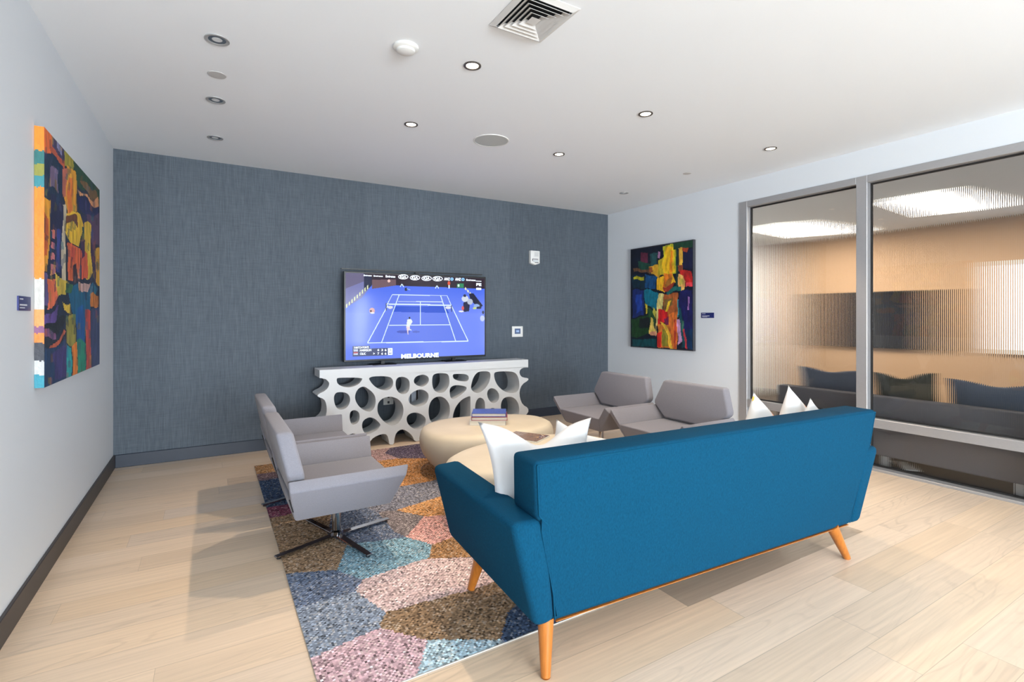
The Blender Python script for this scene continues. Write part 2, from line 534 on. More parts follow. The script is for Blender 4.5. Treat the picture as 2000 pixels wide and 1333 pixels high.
# ------------------------------------------------------------------ the setting
def make_floor():
    W = 0.19
    y0 = 0.852 - W * 37
    verts, faces, cols, uvp, uvg = [], [], [], [], []
    base = np.array([220, 198, 174.0])
    row = 0
    y = y0
    while y < YB:
        yb = min(y + W, YB)
        x = XL - random.uniform(0.2, 1.8)
        while x < XR + 0.06:
            L = random.uniform(1.3, 2.3)
            xa, xb = max(x, XL - 0.02), min(x + L, XR + 0.06)
            if xb > xa:
                i = len(verts)
                ya = max(y, YR)
                if yb > ya:
                    verts += [(xa, ya, 0), (xb, ya, 0), (xb, yb, 0), (xa, yb, 0)]
                    faces.append((i, i + 1, i + 2, i + 3))
                    t = random.gauss(0, 1)
                    c = base * (1 + 0.016 * t) + np.array([0, -1.5, -4]) * random.gauss(0, 1)
                    if random.random() < 0.05:
                        c = c * np.array([0.93, 0.92, 0.91])
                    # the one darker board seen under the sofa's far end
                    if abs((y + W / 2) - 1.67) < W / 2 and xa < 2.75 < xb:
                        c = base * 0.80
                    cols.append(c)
                    uvp.append([(0, 0), (1, 0), (1, 1), (0, 1)])
                    gx, gy = random.uniform(0, 50), random.uniform(0, 50)
                    uvg.append([(gx, gy), (gx + (xb - xa), gy), (gx + (xb - xa), gy + W), (gx, gy + W)])
            x += L
        y += W
        row += 1
    me = bpy.data.meshes.new('floor')
    me.from_pydata(verts, [], faces)
    at = me.color_attributes.new('Col', 'FLOAT_COLOR', 'CORNER')
    a = np.clip(np.array(cols) / 255, 0, 1)
    a = np.where(a <= 0.04045, a / 12.92, ((a + 0.055) / 1.055) ** 2.4)
    a = np.concatenate([a, np.ones((len(a), 1))], 1)
    at.data.foreach_set('color', np.repeat(a, 4, axis=0).ravel().astype(np.float32))
    l1 = me.uv_layers.new(name='plank'); l2 = me.uv_layers.new(name='grain')
    l1.data.foreach_set('uv', np.array(uvp, np.float32).ravel())
    l2.data.foreach_set('uv', np.array(uvg, np.float32).ravel())
    o = link('floor', me, M['oak'])
    o['kind'] = 'structure'
make_floor()

GY0, GY1, GZ = 0.06, 3.535, 2.61      # glazed opening in the right wall
bm = bmesh.new(); box(bm, XL - 0.12, XR + 0.12, YR - 0.1, YB + 0.12, HC, HC + 0.1); struct('ceiling', bm, M['ceil'])
bm = bmesh.new(); box(bm, XL - 0.12, XL, YR, YB, 0, HC); struct('wall_left', bm, M['wall'])
bm = bmesh.new(); box(bm, XL - 0.12, XR + 0.12, YB, YB + 0.12, 0, HC); struct('wall_back', bm, M['linen'])
bm = bmesh.new()
box(bm, XR, XR + 0.12, GY1, YB, 0, HC)
box(bm, XR, XR + 0.12, GY0, GY1, GZ, HC)
box(bm, XR, XR + 0.12, YR, GY0, 0, HC)
struct('wall_right', bm, M['wall'])
# rear wall behind the camera with four daylight windows
WX = [(-0.62, 0.72), (0.88, 2.06), (2.2, 3.22), (3.45, 4.0)]
bm = bmesh.new()
xs = [XL] + [v for w in WX for v in w] + [XR]
for a, b in zip(xs[0::2], xs[1::2]):
    box(bm, a, b, YR - 0.1, YR, 0, HC)
for a, b in WX:
    box(bm, a, b, YR - 0.1, YR, 0, 0.1)
    box(bm, a, b, YR - 0.1, YR, 2.15, HC)
struct('wall_rear', bm, M['wall'])
for k, (a, b) in enumerate(WX):
    bm = bmesh.new()
    for (p, q, r, s) in ((a, a + 0.05, 0.1, 2.15), (b - 0.05, b, 0.1, 2.15), (a + 0.05, b - 0.05, 0.1, 0.15), (a + 0.05, b - 0.05, 2.1, 2.15), (a + 0.05, b - 0.05, 0.8, 0.84)):
        box(bm, p, q, YR - 0.07, YR - 0.02, r, s)
    struct('window_%d' % (k + 4), bm, M['alu'])

bm = bmesh.new(); box(bm, XL, XL + 0.016, YR, YB, 0, 0.115, 0.003, 1); struct('baseboard_left', bm, M['base_dark'])
bm = bmesh.new(); box(bm, XL + 0.016, XR, YB - 0.016, YB, 0, 0.115, 0.003, 1); struct('baseboard_back', bm, M['base_navy'])
bm = bmesh.new(); box(bm, XR - 0.016, XR, GY1 + 0.005, YB - 0.016, 0, 0.115, 0.003, 1); struct('baseboard_right', bm, M['base_navy'])

# glazed partition: aluminium frame with recessed fluted panes
def fluted_pane(y0, y1, z0, z1):
    bm = bmesh.new()
    pitch, n = 0.0127, 6
    xf, xb, dep = XR + 0.062, XR + 0.068, 0.00105
    ys, xs_ = [], []
    y = y0
    while y < y1 - 1e-6:
        for k in range(n):
            t = k / n
            yy = y + pitch * t
            if yy > y1: break
            ys.append(yy); xs_.append(xb + dep * (1 - (2 * t - 1) ** 2))
        y += pitch
    ys.append(y1); xs_.append(xb)
    nb = len(ys)
    B0 = [bm.verts.new((x, yy, z0)) for x, yy in zip(xs_, ys)]
    B1 = [bm.verts.new((x, yy, z1)) for x, yy in zip(xs_, ys)]
    F0 = [bm.verts.new((xf, yy, z0)) for yy in ys]
    F1 = [bm.verts.new((xf, yy, z1)) for yy in ys]
    for i in range(nb - 1):
        bm.faces.new([B0[i], B0[i + 1], B1[i + 1], B1[i]])
        bm.faces.new([F0[i + 1], F0[i], F1[i], F1[i + 1]])
        bm.faces.new([F0[i], F0[i + 1], B0[i + 1], B0[i]])
        bm.faces.new([F1[i + 1], F1[i], B1[i], B1[i + 1]])
    bm.faces.new([F0[0], B0[0], B1[0], F1[0]])
    bm.faces.new([B0[-1], F0[-1], F1[-1], B1[-1]])
    return bm

MULL = [(0.06, 0.11), (1.12, 1.205), (2.262, 2.347), (3.435, 3.535)]
MULL = [(0.06, 0.135), (1.115, 1.19), (2.265, 2.355), (3.44, 3.535)]
FX0, FX1 = XR - 0.012, XR + 0.098
for k, ((a0, a1), (b0, b1)) in enumerate(zip(MULL[:-1][::-1], MULL[1:][::-1])):
    root = thing('window_%d' % (k + 1), None, None, (0, 0, 0), kind='structure')
    # the frame of this light: top rail, middle rail, floor track, left jamb (and the right one of the last)
    bm = bmesh.new(); box(bm, FX0, FX1, a1, b0, 2.545, GZ, 0.003, 1); bm_obj('top_rail', bm, M['alu'], root)
    bm = bmesh.new(); box(bm, FX0, FX1, a1, b0, 0.372, 0.452, 0.003, 1); bm_obj('middle_rail', bm, M['alu'], root)
    bm = bmesh.new(); box(bm, FX0 - 0.03, FX1, a1, b0, 0.0, 0.022, 0.002, 1); bm_obj('floor_track', bm, M['alu'], root)
    bm = bmesh.new(); box(bm, FX0, FX1, b0, b1, 0, GZ, 0.003, 1); bm_obj('jamb', bm, M['alu'], root)
    if k == 2:
        bm = bmesh.new(); box(bm, FX0, FX1, a0, a1, 0, GZ, 0.003, 1); bm_obj('jamb', bm, M['alu'], root)
    g = 0.012
    for z0, z1 in ((0.452, 2.545), (0.022, 0.372)):
        bm_obj('pane', fluted_pane(a1 + g, b0 - g, z0 + g, z1 - g), M['glass'], root, smooth=50)
        bm = bmesh.new()
        for (p, q, r, s) in ((a1, a1 + g, z0, z1), (b0 - g, b0, z0, z1), (a1 + g, b0 - g, z0, z0 + g), (a1 + g, b0 - g, z1 - g, z1)):
            box(bm, XR + 0.05, XR + 0.075, p, q, r, s)
        bm_obj('gasket', bm, M['gasket'], root)

# the room beyond the partition
R2X, R2H = 9.20, 2.70
bm = bmesh.new(); box(bm, XR + 0.12, R2X + 0.1, -2.2, 5.75, -0.1, -0.003); struct('floor_beyond', bm, M['carpet'])
bm = bmesh.new(); box(bm, XR + 0.12, R2X + 0.1, -2.2, 5.75, R2H, R2H + 0.1); struct('ceiling_beyond', bm, M['ceil'])
bm = bmesh.new(); box(bm, XR + 0.12, R2X, 5.65, 5.75, 0, R2H); struct('wall_beyond_left', bm, M['wall'])
bm = bmesh.new(); box(bm, XR + 0.12, R2X, -2.2, -2.1, 0, R2H); struct('wall_beyond_right', bm, M['wall'])
bm = bmesh.new(); box(bm, R2X, R2X + 0.1, -2.2, 5.75, 0, R2H); struct('wall_beyond_back', bm, M['peach'])
w = thing('window_8', None, None, (0, 0, 0), kind='structure')
bm = bmesh.new()
for (a, b, r, s) in ((1.1, 1.16, 0.85, 2.1), (2.4, 2.46, 0.85, 2.1), (1.16, 2.4, 0.85, 0.91), (1.16, 2.4, 2.04, 2.1)):
    box(bm, R2X - 0.04, R2X, a, b, r, s)
bm_obj('window_frame', bm, M['wall'], w)
bm = bmesh.new(); box(bm, R2X - 0.02, R2X, 1.16, 2.4, 0.91, 2.04); bm_obj('pane', bm, M['daypane'], w)

# ------------------------------------------------------------------ camera
cam = bpy.data.cameras.new('camera')
cam.sensor_width = 36; cam.sensor_fit = 'HORIZONTAL'
cam.lens = 991 / 2000 * 36
cam.shift_y = -(666.5 - 619) / 2000
cam.clip_start = 0.05
co = bpy.data.objects.new('camera', cam)
COL.objects.link(co)
co.location = (0, 0, CAMH)
co.rotation_euler = (PI / 2, 0, -math.atan(589 / 991))
SC.camera = co

# ------------------------------------------------------------------ rug
def make_rug():
    x0, x1, y0, y1, t = 0.338, 2.80, 1.812, 5.10, 0.008
    P = [
('tan', [(0.3, 3.72), (0.542, 3.738), (0.705, 3.538), (0.689, 3.075), (0.578, 2.782), (0.3, 2.895)]),
('blue', [(0.3, 2.891), (0.57, 2.788), (0.659, 2.618), (0.603, 2.515), (0.3, 2.513)]),
('bluew', [(0.3, 2.505), (0.599, 2.517), (0.677, 2.247), (0.616, 2.176), (0.3, 2.105)]),
('pink', [(0.3, 2.095), (0.619, 2.16), (0.76, 1.979), (0.66, 1.80), (0.3, 1.78)]),
('pale', [(0.655, 1.80), (0.767, 1.975), (0.792, 1.98), (1.039, 1.827), (1.06, 1.78)]),
('navy', [(1.032, 1.83), (1.161, 1.991), (1.36, 2.03), (1.5, 1.78), (1.041, 1.78)]),
('brown', [(0.626, 2.185), (0.681, 2.26), (0.87, 2.265), (1.108, 2.272), (1.25, 2.235), (1.30, 2.05), (1.164, 1.997), (1.035, 1.835), (0.786, 1.984)]),
('rose', [(0.614, 2.546), (0.7, 2.636), (0.919, 2.66), (1.039, 2.648), (1.25, 2.553), (1.35, 2.4), (1.25, 2.25), (1.086, 2.246), (0.692, 2.27)]),
('teal', [(0.684, 3.05), (1.009, 2.984), (1.122, 2.804), (1.046, 2.668), (0.667, 2.614), (0.576, 2.773)]),
('ochre', [(1.126, 2.815), (1.3, 2.83), (1.45, 2.66), (1.26, 2.543), (1.041, 2.654)]),
('coral', [(1.032, 2.985), (1.236, 3.217), (1.45, 3.15), (1.38, 2.86), (1.122, 2.804)]),
('slate', [(0.62, 3.263), (0.70, 3.56), (0.794, 3.60), (0.983, 3.424), (1.008, 3.165), (1.007, 2.983), (0.687, 3.068)]),
('grey', [(0.983, 3.424), (1.1, 3.45), (1.252, 3.264), (1.022, 2.99), (0.984, 3.09)]),
('orange2', [(1.1, 3.44), (1.30, 3.52), (1.6, 3.56), (1.6, 3.2), (1.40, 3.16), (1.233, 3.234)]),
('greyblue', [(1.30, 3.89), (1.573, 3.93), (1.70, 3.75), (1.60, 3.56), (1.1, 3.43), (1.0, 3.5), (1.1, 3.75)]),
('orange', [(1.30, 4.70), (1.537, 4.672), (1.80, 4.50), (1.90, 4.1), (1.621, 3.90), (1.28, 3.89), (1.2, 4.3)]),
('purple', [(1.469, 4.921), (1.62, 5.15), (2.2, 5.15), (2.15, 4.8), (1.80, 4.53), (1.537, 4.672)]),
('mauve', [(1.15, 5.15), (1.62, 5.15), (1.469, 4.921), (1.537, 4.672), (1.30, 4.70), (1.1, 4.9)]),
('ochre', [(0.3, 5.15), (0.62, 5.15), (0.7, 4.95), (0.6, 4.80), (0.3, 4.825)]),
('greymauve', [(0.3, 4.825), (0.6, 4.80), (0.66, 4.62), (0.3, 4.597)]),
('navy', [(0.3, 4.597), (0.66, 4.62), (0.72, 4.2), (0.6, 3.95), (0.3, 3.935)]),
('plum', [(0.3, 3.935), (0.6, 3.95), (0.66, 3.80), (0.542, 3.738), (0.3, 3.72)]),
]
    pal = {'tan': (150, 124, 98), 'blue': (104, 116, 138), 'bluew': (132, 143, 160), 'pink': (200, 168, 176), 'pale': (172, 196, 208),
           'navy': (68, 84, 110), 'brown': (146, 120, 94), 'rose': (206, 180, 178), 'teal': (122, 156, 172), 'ochre': (158, 120, 84),
           'coral': (212, 160, 152), 'slate': (96, 108, 130), 'grey': (124, 116, 118), 'orange2': (192, 142, 94), 'greyblue': (122, 124, 136),
           'orange': (178, 126, 78), 'purple': (92, 82, 100), 'mauve': (170, 138, 136), 'greymauve': (108, 90, 96), 'plum': (118, 66, 86)}
    names = list(pal)
    rs = random.Random(3)
    seeds = [(rs.uniform(0.3, 2.9), rs.uniform(1.8, 5.2), rs.choice(names)) for _ in range(46)]
    W, Hh = int((x1 - x0) / 0.0098), int((y1 - y0) / 0.0098)
    R = Raster(W, Hh, (120, 120, 120))
    X = x0 + R.u * (x1 - x0); Y = y0 + R.v * (y1 - y0)
    D = np.stack([(X - s[0]) ** 2 + (Y - s[1]) ** 2 for s in seeds])
    k = D.argmin(0)
    cols = np.array([pal[s[2]] for s in seeds], float)
    R.a[:] = cols[k]
    done = np.zeros((Hh, W), bool)
    for nm, pl in P:
        q = [((a - x0) / (x1 - x0), (b - y0) / (y1 - y0)) for a, b in pl]
        done |= R.mask(q)
        R.poly(q, pal[nm])
    for _ in range(9):                      # let neighbouring patches meet
        for dy, dx in ((0, 1), (0, -1), (1, 0), (-1, 0)):
            nd = np.roll(done, (dy, dx), (0, 1)); na = np.roll(R.a, (dy, dx), (0, 1))
            if dy == 1: nd[0] = False
            if dy == -1: nd[-1] = False
            if dx == 1: nd[:, 0] = False
            if dx == -1: nd[:, -1] = False
            g = nd & ~done
            R.a[g] = na[g]; done |= g
    # the yarn: every knot its own shade, and flecks of paler or redder yarn
    rn = np.random.RandomState(5)
    R.a *= (1 + 0.14 * rn.randn(Hh, W))[..., None]
    fleck = rn.rand(Hh, W)
    R.a[fleck < 0.14] = R.a[fleck < 0.14] * 0.62 + np.array([225, 215, 205]) * 0.38
    R.a[fleck > 0.88] *= 0.66
    # alternate knots tinted paler and darker in a checkerboard
    jj, ii = np.mgrid[0:Hh, 0:W]
    R.a *= np.where((ii + jj) % 2 == 0, 1.06, 0.90)[..., None]
    me = raster_mesh('rug', R, (x0, y0, t), (x1 - x0, 0, 0), (0, y1 - y0, 0))
    n = (W + 1) * (Hh + 1)
    co = np.empty(n * 3, np.float32); me.vertices.foreach_get('co', co)
    co = co.reshape(-1, 3); co[:, 2] += rn.rand(n) * 0.0035 - 0.001
    me.vertices.foreach_set('co', co.ravel())
    root = thing('area_rug', 'multicoloured rug of large angular patches under the seating group', 'rug', ((x0 + x1) / 2, (y0 + y1) / 2, 0))
    o = link('woven_face', me, M['rug'], root, (-(x0 + x1) / 2, -(y0 + y1) / 2, 0))
    bm = bmesh.new(); box(bm, x0, x1, y0, y1, 0.0005, t - 0.002)
    bm_obj('backing', bm, mat('pale rug backing', rgb(176, 172, 166), 0.9), root, (-(x0 + x1) / 2, -(y0 + y1) / 2, 0))
make_rug()

# ------------------------------------------------------------------ sofa
def slab_obj(name, hexes, m, parent, bev=0.02, seg=3):
    bm = bmesh.new()
    for h in hexes:
        hexa(bm, h, bev, seg)
    return bm_obj(name, bm, m, parent, smooth=40)

SOFA_RZ = math.radians(-3.0)
sofa = thing('sofa', 'long teal blue upholstered sofa on honey wood legs, seen from behind', 'sofa', (2.095, 1.508, 0), SOFA_RZ)
Z0 = 0.19
# backrest: wider above the arms than between them
bm = bmesh.new()
def ring(y, pts): return [(x, y, z) for x, z in pts]
rear = [(-0.985, Z0), (0.985, Z0), (1.055, 0.575), (1.112, 0.605), (1.142, 0.825), (-1.092, 0.825), (-1.072, 0.605), (-1.032, 0.575)]
ra = [(x, 0.012 - 0.052 * (z - Z0) / 0.635, z) for x, z in rear]
rb = [(x, 0.235 - 0.095 * (z - Z0) / 0.635, z) for x, z in rear]
prism(bm, ra, rb, 0.022, 3)
back = bm_obj('backrest', bm, M['teal'], sofa, smooth=40)
# welt seams along the rear edges
bm = bmesh.new()
def yr(z): return 0.012 - 0.052 * (z - Z0) / 0.635
seam = [(-0.972, 0.2), (-1.020, 0.575), (-1.062, 0.62), (-1.080, 0.812), (1.130, 0.812), (1.102, 0.62), (1.020, 0.575), (0.972, 0.2)]
for (xa, za), (xb, zb) in zip(seam, seam[1:]):
    ya, yb = yr(za) + 0.0015, yr(zb) + 0.0015
    cone_between(bm, (xa, ya + 0.001, za), (xb, yb + 0.001, zb), 0.0032, 0.0032, 8)
bm_obj('piping', bm, M['tealseam'], back, smooth=60)
for s in (-1, 1):
    fl = 0.05 if s > 0 else 0.0
    pts = [(s * 1.062, 0.004, Z0), (s * 0.972, 0.004, Z0), (s * 0.985, 0.76, 0.225), (s * 1.105, 0.79, 0.245),
           (s * (1.172 + fl), -0.016, 0.605), (s * (1.016 + fl), -0.016, 0.600), (s * 1.045, 0.815, 0.622), (s * 1.19, 0.815, 0.612)]
    slab_obj('armrest', [pts], M['teal'], sofa, 0.030, 4)
slab_obj('seat_frame', [[(-0.985, 0.22, 0.2), (0.985, 0.22, 0.2), (0.985, 0.72, 0.215), (-0.985, 0.72, 0.215),
                         (-0.99, 0.22, 0.33), (0.99, 0.22, 0.33), (0.99, 0.74, 0.335), (-0.99, 0.74, 0.335)]], M['teal'], sofa, 0.02, 2)
slab_obj('seat_cushion', [[(-1.0, 0.205, 0.332), (1.0, 0.205, 0.332), (1.0, 0.76, 0.338), (-1.0, 0.76, 0.338),
                           (-1.02, 0.195, 0.43), (1.02, 0.195, 0.43), (1.02, 0.78, 0.445), (-1.02, 0.78, 0.445)]], M['teal'], sofa, 0.03, 3)
bm = bmesh.new(); box(bm, -0.965, 0.965, 0.016, 0.20, Z0 - 0.0032, Z0 - 0.0003)
bm_obj('base_rail', bm, M['honey'], sofa)
def w2s(x, y):      # world -> sofa plan coordinates
    dx, dy = x - 2.095, y - 1.508
    c, s_ = math.cos(-SOFA_RZ), math.sin(-SOFA_RZ)
    return (c * dx - s_ * dy, s_ * dx + c * dy)
for (tx, ty), (fx, fy), fz in (((1.10, 1.60), (1.077, 1.566), 0.0), ((2.935, 1.50), (3.052, 1.478), 0.0),
                               ((1.13, 2.19), (1.10, 2.245), 0.011), ((3.0, 2.10), (3.06, 2.15), 0.0)):
    a, b = w2s(tx, ty), w2s(fx, fy)
    bm = bmesh.new(); cone_between(bm, (a[0], a[1], Z0 + 0.012), (b[0], b[1], fz + 0.004), 0.032, 0.0185, 28)
    cone_between(bm, (b[0], b[1], fz + 0.0042), (b[0], b[1], fz + 0.0005), 0.0185, 0.015, 28)
    bm_obj('leg', bm, M['honey'], sofa, smooth=40)

# ------------------------------------------------------------------ swivel armchairs
def make_chair(label, loc, rz, leg_turn):
    root = thing('swivel_armchair', label, 'armchair', loc, rz, 'grey swivel armchairs around the coffee tables')
    m = M['grey']
    st = slab_obj('seat', [[(-0.268, 0.272, 0.248), (-0.268, -0.272, 0.248), (0.245, -0.272, 0.248), (0.245, 0.272, 0.248),
                            (-0.305, 0.303, 0.388), (-0.305, -0.303, 0.388), (0.298, -0.303, 0.388), (0.298, 0.303, 0.388)]], m, root, 0.014, 3)
    for s in (-1, 1):
        a = [(-0.270, s * 0.273, 0.250), (-0.305, s * 0.306, 0.386), (0.298, s * 0.306, 0.386), (0.247, s * 0.273, 0.250),
             (-0.317, s * 0.446, 0.458), (-0.320, s * 0.404, 0.508), (0.312, s * 0.404, 0.508), (0.285, s * 0.446, 0.458)]
        ar = slab_obj('armrest', [a], m, root, 0.010, 3)
        bm = bmesh.new()      # the open seam slit at the rear end of the arm
        hexa(bm, [(-0.290, s * 0.336, 0.325), (-0.284, s * 0.336, 0.325), (-0.284, s * 0.340, 0.325), (-0.290, s * 0.340, 0.325),
                  (-0.3125, s * 0.372, 0.405), (-0.306, s * 0.372, 0.405), (-0.306, s * 0.376, 0.405), (-0.3125, s * 0.376, 0.405)])
        bm_obj('seam', bm, M['dark'], ar)
    out = [(-0.255, 0.402), (0.255, 0.402), (0.402, 0.515), (0.410, 0.545), (0.332, 0.742), (-0.332, 0.742), (-0.410, 0.545), (-0.402, 0.515)]
    fx = lambda z: -0.212 - 0.075 * (z - 0.40) / 0.345
    bm = bmesh.new()
    A = [(fx(z) - 0.085, y, z) for y, z in out]
    B = [(fx(z), y, z) for y, z in out]
    prism(bm, A, B, 0.020, 4)
    bm_obj('backrest', bm, m, root, smooth=40)
    # pedestal
    bm = bmesh.new(); lathe(bm, [(0, 0.030), (0.036, 0.030), (0.036, 0.048), (0.026, 0.056), (0.026, 0.232), (0, 0.232)], 32)
    bm_obj('pedestal', bm, M['chrome'], root, smooth=40)
    bm = bmesh.new(); box(bm, -0.12, 0.12, -0.12, 0.12, 0.232, 0.2475, 0.003, 1)
    bm_obj('mounting_plate', bm, M['blackplastic'], root)
    for k in range(4):
        a = leg_turn + k * PI / 2
        u, v = Vector((math.cos(a), math.sin(a), 0)), Vector((-math.sin(a), math.cos(a), 0))
        bm = bmesh.new()
        p = []
        for r, w, zb, zt in ((0.02, 0.020, 0.016, 0.030), (0.365, 0.017, 0.009, 0.018)):
            for sg, z in ((-1, zb), (1, zb), (1, zt), (-1, zt)):
                q = u * r + v * (w * sg); p.append((q.x, q.y, z))
        hexa(bm, p, 0.002, 1)
        lg = bm_obj('base_leg', bm, M['chrome'], root)
        bm = bmesh.new(); q = u * 0.345
        lathe(bm, [(0, 0.0), (0.012, 0.0), (0.012, 0.010), (0, 0.010)], 16, q.x, q.y)
        bm_obj('glide', bm, M['blackplastic'], lg)
    return root
RUGZ = 0.0112
ch = make_chair('grey felt swivel armchair at the left rug edge, nearest the sofa arm', (0.655, 3.175, RUGZ), 0.0, math.radians(17))

def copy_tree(src, parent=None):
    c = src.copy(); COL.objects.link(c)
    if parent is not None:
        c.parent = parent
    for k in list(src.children):
        copy_tree(k, c)
    return c
c2 = copy_tree(ch); c2.location = (0.660, 4.075, RUGZ)
c2['label'] = 'grey felt swivel armchair at the left rug edge, partly hidden behind the nearer one'
c3 = copy_tree(ch); c3.location = (3.435, 3.100, 0.0015); c3.rotation_euler = (0, 0, PI)
c3['label'] = 'grey felt swivel armchair right of the coffee tables, nearer the glass partition'
c4 = copy_tree(ch); c4.location = (3.435, 3.995, 0.0015); c4.rotation_euler = (0, 0, PI)
c4['label'] = 'grey felt swivel armchair right of the coffee tables, below the right wall painting'

# ------------------------------------------------------------------ pebble coffee tables
def pebble(label, c, rx, ry, h, rz, seed):
    bm = bmesh.new()
    prof = [(0.0, h), (0.55, h), (0.80, h - 0.002), (0.90, h - 0.008), (0.955, h - 0.025), (0.985, h - 0.055), (1.0, h - 0.10),
            (0.995, h * 0.60), (0.96, h * 0.45), (0.88, h * 0.27), (0.78, h * 0.14), (0.66, h * 0.05), (0.55, 0.0), (0.0, 0.0)]
    n = 96
    rings = []
    for r, z in prof:
        if r == 0:
            rings.append([bm.verts.new((0, 0, z))]); continue
        ring_ = []
        for k in range(n):
            a = 2 * PI * k / n
            f = 1 + 0.05 * math.sin(2 * a + seed) + 0.03 * math.sin(3 * a + 2 * seed)
            ca, sa = math.cos(a), math.sin(a)
            e = 2 / 2.25
            ring_.append(bm.verts.new((rx * r * f * math.copysign(abs(ca) ** e, ca), ry * r * f * math.copysign(abs(sa) ** e, sa), z)))
        rings.append(ring_)
    for a, b in zip(rings, rings[1:]):
        for k in range(n):
            j = (k + 1) % n
            if len(a) == 1: bm.faces.new([a[0], b[k], b[j]])
            elif len(b) == 1: bm.faces.new([a[k], b[0], a[j]])
            else: bm.faces.new([a[k], b[k], b[j], a[j]])
    o = bm_obj('coffee_table', bm, M['stone'], None, (c[0], c[1], RUGZ), (0, 0, rz), smooth=60)
    return tag(o, label, 'coffee table', 'pebble coffee tables on the rug')
TH = 0.392
pebble('pale pebble shaped coffee table nearer the television, with a stack of books', (2.12, 4.00), 0.60, 0.45, TH, math.radians(-8), 0.6)
pebble('pale pebble shaped coffee table next to the sofa, with one magazine', (2.02, 3.03), 0.68, 0.445, TH, math.radians(4), 2.0)

# books on the far table
TZ = TH + RUGZ
def book(label, c, w, d, z, h, rz, cover, spine_off=0.0):
    root = thing('book', label, 'book', (c[0], c[1], z), rz, 'books stacked on the far coffee table')
    bm = bmesh.new()
    box(bm, -w / 2, w / 2, -d / 2, d / 2, 0, 0.0035)
    box(bm, -w / 2, w / 2, -d / 2, d / 2, h - 0.0035, h)
    box(bm, -w / 2, -w / 2 + 0.004, -d / 2, d / 2, 0.0035, h - 0.0035)
    bm_obj('cover', bm, cover, root)
    bm = bmesh.new(); box(bm, -w / 2 + 0.0045, w / 2 - 0.006, -d / 2 + 0.006, d / 2 - 0.006, 0.0037, h - 0.0037)
    bm_obj('pages', bm, M['paper'], root)
ang = math.atan2(3.823 - 3.977, 2.179 - 1.92)
bc = (2.135, 4.005)
book('large grey white hardback at the bottom of the book stack', bc, 0.315, 0.24, TZ + 0.0005, 0.040, ang, M['bookwhite'])
book('white paged hardback in the middle of the book stack, red spine', (bc[0] + 0.012, bc[1] + 0.0), 0.315, 0.235, TZ + 0.041, 0.030, ang + 0.03, M['bookred'])
book('blue starry covered book on top of the stack with dark red edges', (bc[0] + 0.012, bc[1] + 0.005), 0.30, 0.225, TZ + 0.0715, 0.030, ang + 0.01, M['bookblue'])
# magazine on the near table
def magazine():
    R = Raster(60, 80, (128, 104, 92))
    R.warp(0.06, 6, 6, 2)
    R.poly([(0, 0), (1, 0), (1, 0.4), (0, 0.3)], (142, 124, 116))
    rn = random.Random(4)
    for _ in range(60):
        R.ell((rn.random(), rn.random()), 0.05, 0.02, rn.choice([(108, 84, 72), (150, 130, 118), (96, 82, 80), (168, 130, 104)]), 0.6)
    for _ in range(30):
        R.ell((0.55 + 0.42 * rn.random(), 0.74 + 0.24 * rn.random()), 0.035, 0.025, rn.choice([(216, 176, 120), (60, 50, 50), (232, 206, 170), (92, 84, 120)]))
    root = thing('magazine', 'glossy brown covered magazine lying on the coffee table beside the sofa', 'magazine', (2.12, 3.355, TZ), math.radians(30))
    bm = bmesh.new(); box(bm, -0.115, 0.115, -0.15, 0.15, 0.0005, 0.0115)
    bm_obj('pages', bm, M['paper'], root)
    link('cover', raster_mesh('cover', R, (-0.115, 0.15, 0.0125), (0.23, 0, 0), (0, -0.30, 0)), attr_mat('glossy magazine cover', 0.18), root)
magazine()

